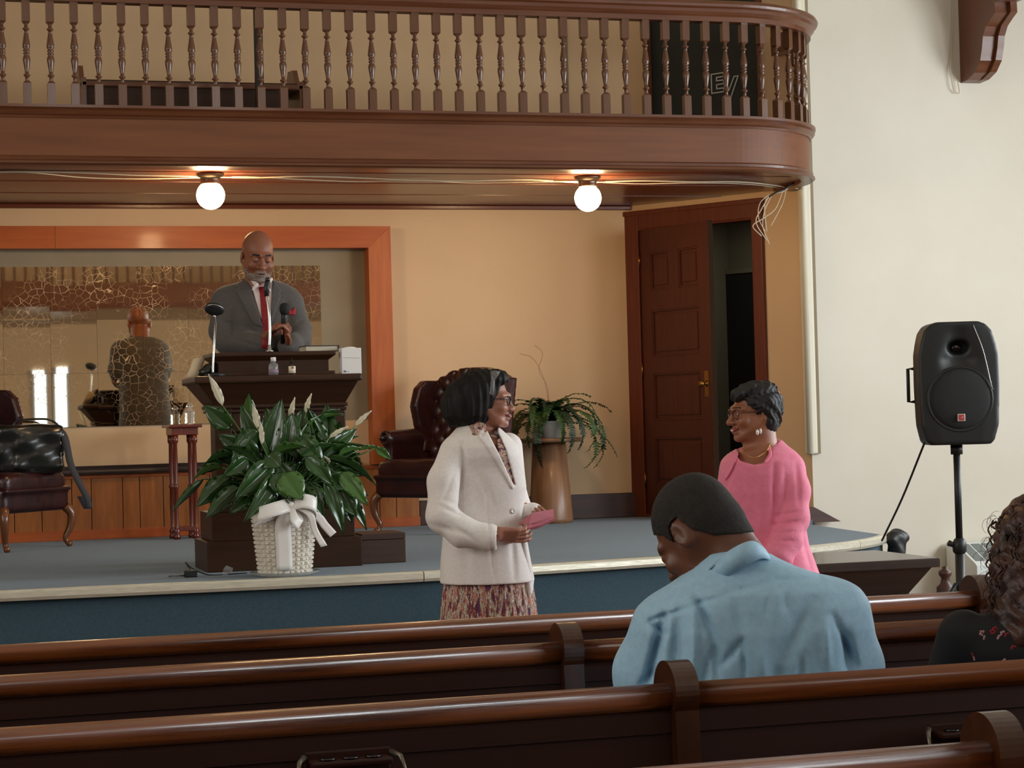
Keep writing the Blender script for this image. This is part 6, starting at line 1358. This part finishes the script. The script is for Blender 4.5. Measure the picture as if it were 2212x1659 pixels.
# ------------------------------------------------------------------ 4. man in the blue shirt, seated, seen from behind
g = Fig('seated man in a light blue shirt seen from behind, head bowed, on the third pew', 1610, 4.62, 0.0)
hM = hmat(g(1500, 1150, .08), -128, 43, 0); hs = 1.02; HD = head_sdf(jaw=1.05).u(ell((-.080, .016, -.012), (.009, .023, .036), (0, 0, -20)), .004).u(ell((.080, .016, -.012), (.009, .023, .036), (0, 0, 20)), .004).u(ell((0, .050, -.015), (.064, .062, .066)), .03).sub(ell((.090, .010, -.008), (.007, .012, .022)), .004); hd = xf(HD, hM, hs)
tz = lambda y: float(g(1640, y)[2]); tx = lambda x, y=1350: float(g(x, y)[0])
body = SD().u(hd).u(cone(g(1535, 1170, .06), g(1600, 1240, .03), .060, .066), .03).u(cone(g(1568, 1135, .04), g(1600, 1210, .03), .040, .060), .03)
body.u(loft([(tz(1240), tx(1610), .04, .10, .08), (tz(1290), tx(1620), .03, .20, .09), (tz(1400), tx(1625), .04, .20, .10), (tz(1600), tx(1625), .06, .17, .11), (.46, tx(1625), .08, .18, .12)], 2.2), .04)
for x in (-.1, .1): body.chain([(tx(1625)+x, .12, .52), (tx(1625)+x*1.3, .50, .52), (tx(1625)+x*1.2, .55, .09)], [.085, .065, .045], .02).u(cone((tx(1625)+x*1.2, .52, .04), (tx(1625)+x*1.2, .70, .035), .04, .035), .02)
for x in (-1, 1):
    w_ = np.array((tx(1625)+x*.08, .33, .66)); body.chain([g(1625+x*190, 1360, .06), (tx(1625)+x*.27, .12, .72), w_], [.05, .045, .032], .02); hand(body, w_, (-x*.5, .8, -.1), (0, .1, -1), -x, curl=(30, 40, 30))
body.build('body', 'skin_blue', (-.40, -.22, 0), (.40, .78, tz(1000)), .0045, g.root)
SB = SD().u(loft([(tz(1200), tx(1605), .02, .07, .06), (tz(1225), tx(1618), .01, .11, .08), (tz(1250), tx(1632), .01, .165, .10), (tz(1275), tx(1640), .0, .205, .115), (tz(1310), tx(1633), -.0, .240, .125), (tz(1360), tx(1628), .0, .250, .13), (tz(1420), tx(1622), .01, .252, .135), (tz(1480), tx(1618), .02, .255, .14), (tz(1560), tx(1620), .03, .245, .145), (.50, tx(1620), .05, .23, .15)], 2.2))
SB.u(cone(g(1428, 1352, .04), g(1398, 1450, .08), .062, .070), .05).u(cone(g(1398, 1450, .08), g(1385, 1600, .14), .070, .06), .04).u(cone(g(1808, 1318, .02), g(1838, 1440, .06), .062, .066), .05).u(cone(g(1838, 1440, .06), g(1845, 1600, .14), .066, .06), .04)
SB.u(cone(g(1590, 1240, .02), g(1470, 1330, .03), .060, .055), .05)
sleeve_ex = [((1385, 1610, .14), (1480, 1660, .34)), ((1845, 1610, .14), (1760, 1660, .34))]
for a, b in sleeve_ex: SB.u(cone(g(*a), g(*b), .06, .05), .04)
FA = 1.6
for a, b, w_, am in (((1508, 1293, -.12), (1545, 1380, -.14), .008, .012), ((1545, 1380, -.14), (1556, 1475, -.14), .012, .012), ((1604, 1385, -.14), (1566, 1440, -.14), .008, .010), ((1606, 1385, -.14), (1612, 1480, -.14), .007, .009), ((1590, 1300, -.12), (1604, 1372, -.14), .012, .005), ((1752, 1300, -.12), (1690, 1440, -.14), .022, .010), ((1690, 1440, -.14), (1685, 1490, -.14), .02, .008),
                     ((1828, 1370, -.08), (1842, 1480, -.1), .014, .010), ((1740, 1420, -.14), (1735, 1490, -.14), .012, .008), ((1800, 1330, -.1), (1850, 1440, -.05), .008, .008), ((1660, 1280, -.12), (1655, 1340, -.13), .01, .004), ((1700, 1275, -.12), (1705, 1330, -.13), .01, .004), ((1440, 1330, -.1), (1395, 1480, .0), .010, .012), ((1470, 1330, -.12), (1460, 1470, -.1), .014, .010), ((1500, 1310, -.12), (1500, 1480, -.14), .010, -.008), ((1400, 1340, -.02), (1440, 1370, -.06), .006, .006), ((1420, 1440, -.02), (1380, 1480, .02), .008, .006), ((1535, 1420, -.14), (1520, 1490, -.14), .008, .008),
                     ((1780, 1340, -.1), (1790, 1440, -.1), .01, -.006), ((1640, 1380, -.14), (1650, 1480, -.14), .015, -.006)):
    SB.disp(crease(g(*a), g(*b), w_, am*FA))
ysm = [(1352, 1386), (1405, 1336), (1508, 1293), (1590, 1265), (1677, 1246), (1768, 1247)]
for i in range(len(ysm)-1):
    def ya(P, a=g(*ysm[i], 0), b=g(*ysm[i+1], 0)):
        u = np.clip(((P[:, 0]-a[0])*(b[0]-a[0])+(P[:, 2]-a[2])*(b[2]-a[2]))/((b[0]-a[0])**2+(b[2]-a[2])**2), 0, 1); dx = P[:, 0]-a[0]-u*(b[0]-a[0]); dz = P[:, 2]-a[2]-u*(b[2]-a[2])
        return .0055*np.exp(-(dx*dx+dz*dz)/.0045**2)*(P[:, 1] < .06)
    if i: SB.disp(ya)
SB.sub(xf(HD, hM, hs*1.02), 0)
SB.build('shirt', 'shirt_blue', (-.38, -.20, .45), (.38, .50, tz(1180)), .0048, g.root)
CL = SD().u(cone(g(1532, 1262, .045), g(1560, 1212, .02), .020, .022, ((.7, 0, .7), .5))).u(cone(g(1560, 1212, .02), g(1612, 1178, .005), .022, .024, ((.4, -.3, .9), .5)), .02).u(cone(g(1612, 1178, .005), g(1645, 1195, .03), .024, .022, ((-.4, 0, .9), .5)), .02)
CR = []
for px, py, dy, hgt in ((1508, 1268, .05, .03), (1522, 1242, -.02, .045), (1550, 1208, -.065, .056), (1590, 1180, -.085, .060), (1626, 1168, -.07, .055), (1652, 1184, -.02, .04), (1664, 1205, .05, .03)): CR.append((px, py, dy, hgt))
rows = [[], [], [], []]
for v in spline([tuple(c) for c in CR], 28):
    top = Vector([float(q) for q in g(v[0], v[1], v[2])]); dn = Vector((.42, -.16, -.88)).normalized()*(v[3]*.80)
    rows[0].append(top+Vector((-.006, .010, -.012))); rows[1].append(top); rows[2].append(top+dn*.5+Vector((0, -.006, 0))); rows[3].append(top+dn)
MB().sheet(rows, .004).build('collar', 'shirt_blue', g.root)
# short cropped hair
def hcap(q):
    x, y, z = q[:, 0], q[:, 1], q[:, 2]; ax = np.abs(x)
    front = -(y+.072+.10*np.maximum(.05-z, 0)*0) ; line = np.interp(y, [-.085, -.06, -.035, -.022, -.006, .030, .042, .06, .10, .13], [.065, .050, .028, -.008, .024, .026, -.020, -.060, -.092, -.10]).astype(np.float32)-z
    return np.maximum(line, -.082-y)*.8
def hreg3(fn, hM=hM, hs=hs): return lambda P: fn(((P-np.array(hM.translation, np.float32)) @ np.array(hM.to_3x3(), np.float32))/hs)*hs
skull = xf(SD().u(ell((0, .022, .035), (.074, .096, .084))).u(ell((0, -.030, -.028), (.060, .062, .082)), .03).u(cone((0, .03, -.03), (0, .075, -.06), .05, .045), .03), hM, hs)
hl = np.array(hM.translation)-.18; hh_ = np.array(hM.translation)+.18
sk2 = SD().u(skull).disp(lambda P: .0012*np.sin(P[:, 0]*500)*np.sin(P[:, 1]*470)*np.sin(P[:, 2]*510))
shellpart(g, 'hair', SD().u(body).disp(lambda P: .0012*np.sin(P[:, 0]*500)*np.sin(P[:, 1]*470)*np.sin(P[:, 2]*510)), hreg3(hcap), 'hair_short', hl, hh_, .0032, .005, .012)
for x in (-1, 1): SD().chain([(tx(1625)+x*.1, .10, .53), (tx(1625)+x*.13, .50, .53), (tx(1625)+x*.12, .55, .12)], [.10, .085, .075], .02).build('trouser_leg', 'suit_dark', (-.4, -.02, .08), (.4, .66, .66), .012, g.root)
for x in (-1, 1): SD().u(cone((tx(1625)+x*.12, .52, .045), (tx(1625)+x*.12, .72, .04), .05, .045)).sub(rbox((0, 0, -.05), (1, 1, .05), 0)).build('shoe', 'shoe_black', (-.35, .4, -.01), (.35, .8, .12), .009, g.root)

# ------------------------------------------------------------------ 5. woman with brown curly hair at the right edge
g = Fig('seated woman with long curly brown hair and black flowered top', 2235, 4.75, 0.0); WX = 14
hM = hmat(g(2228, 1185, .04), 170, 4, 0); hs = .98; HD = head_sdf(True); hd = xf(HD, hM, hs)
tz = lambda y: float(g(2235, y)[2]); tx = lambda x, y=1350: float(g(x, y)[0])
body = SD().u(hd).u(cone(g(2232, 1240, .02), g(2234, 1330, .0), .052, .06), .03)
body.u(loft([(tz(1320), tx(2235), .0, .08, .06), (tz(1350), tx(2235), .0, .16, .085), (tz(1450), tx(2235), .0, .155, .09), (.46, tx(2235), .05, .17, .12)], 2.2), .04)
for x in (-.09, .09): body.chain([(tx(2235)+x, .12, .52), (tx(2235)+x, .48, .52), (tx(2235)+x, .52, .09)], [.08, .06, .042], .02).u(cone((tx(2235)+x, .5, .04), (tx(2235)+x, .68, .035), .036, .03), .02)
for x in (-1, 1):
    w_ = np.array((tx(2235)+x*.07, .30, .64)); body.chain([(tx(2235)+x*.17, .0, tz(1370)), (tx(2235)+x*.21, .08, .72), w_], [.045, .04, .03], .02); hand(body, w_, (-x*.5, .8, -.1), (0, .1, -1), -x, sc=.92, curl=(30, 40, 30))
body.build('body', 'skin_curly', (-.34, -.2, 0), (.34, .75, tz(1060)), .006, g.root)
TP = SD().u(loft([(tz(1318), tx(2235), .0, .08, .065), (tz(1335), tx(2235), .0, .15, .085), (tz(1352), tx(2235), .0, .19, .10), (tz(1400), tx(2235), .0, .195, .11), (tz(1500), tx(2235), .02, .19, .12), (.50, tx(2235), .05, .20, .14)], 2.3))
for x in (-1, 1): TP.chain([(tx(2235)+x*.165, .0, tz(1368)), (tx(2235)+x*.215, .07, .72), (tx(2235)+x*.12, .25, .66)], [.060, .055, .045], .03)
TP.build('top', 'black_dress', (-.34, -.2, .44), (.34, .4, tz(1305)), .007, g.root)
fl = random.Random(9)
for k, (px, py) in enumerate([(2167, 1369), (2176, 1373), (2160, 1378), (2105, 1413), (2108, 1421), (2150, 1360), (2122, 1368), (2190, 1400), (2172, 1428), (2145, 1365), (2130, 1378)]):
    b = surf(TP, px, py, g, -.3, .25)
    if abs(b[1]+.3) < .01: continue
    mm = MB()
    for a in range(5): q = 2*math.pi*a/5+k; mm.ball((b[0]+.0045*math.cos(q), b[1], b[2]+.0045*math.sin(q)), (.0035, .0015, .0035), 6, 4)
    mm.build('flower_print', 'flower_red' if k % 2 else 'flower_pale', g.root)
HB = SD().u(ell(g(2242, 1165, .02), (.098, .112, .108))).u(ell(g(2234, 1235, -.01), (.098, .095, .10)), .04).u(ell(g(2232, 1300, -.03), (.090, .08, .075)), .04).u(ell(g(2222, 1370, -.05), (.078, .06, .07)), .04)
HB.sub(xf(HD, hM, hs*.96), 0).disp(lambda P: .006*np.sin(P[:, 0]*80+2*np.sin(P[:, 2]*40))*np.sin(P[:, 2]*70+P[:, 1]*50)+.003*np.sin(P[:, 0]*190+P[:, 2]*120))
hb = HB.build('hair', 'hair_brown', (-.2, -.2, tz(1440)), (.2, .16, tz(1060)), .006, g.root)
m = MB(); cr = random.Random(4)
for k in range(230):
    a = cr.uniform(0, 2*math.pi); py = cr.uniform(1085, 1400); c = g(2240, py, -.01); r = .098+cr.uniform(-.01, .012) if py < 1290 else .085
    if py < 1125: r *= .55+.45*(py-1085)/40
    x, y = c[0]+r*math.cos(a), c[1]+r*math.sin(a)*.95
    if y > .09: continue
    L = cr.uniform(.05, .12); n = 16; ph = cr.uniform(0, 6); rr = cr.uniform(.004, .009); ox = math.cos(a); oy = math.sin(a); sw = cr.uniform(-.01, .02)
    m.tube([(x+rr*math.cos(ph+i*.9)+ox*(sw*i/n), y+rr*math.sin(ph+i*.9)+oy*(sw*i/n), c[2]-L*i/n) for i in range(n)], [lerp(.0028, .0009, i/(n-1)) for i in range(n)], 4)
for k in range(60):          # loose fine hairs at the left edge
    py = cr.uniform(1100, 1360); c = g(2140, py, -.02+cr.uniform(-.05, .05)); L = cr.uniform(.03, .07); a0_ = cr.uniform(2.2, 4.2); pts = []; x, z = c[0]+cr.uniform(0, .02), c[2]
    for i in range(10): pts.append((x, c[1], z)); x += L/10*math.cos(a0_); z += L/10*math.sin(a0_); a0_ += cr.uniform(.1, .55)
    m.tube(pts, .0005, 3)
stuff(m.build('loose_curls', 'hair_brown', g.root))
TZ = None
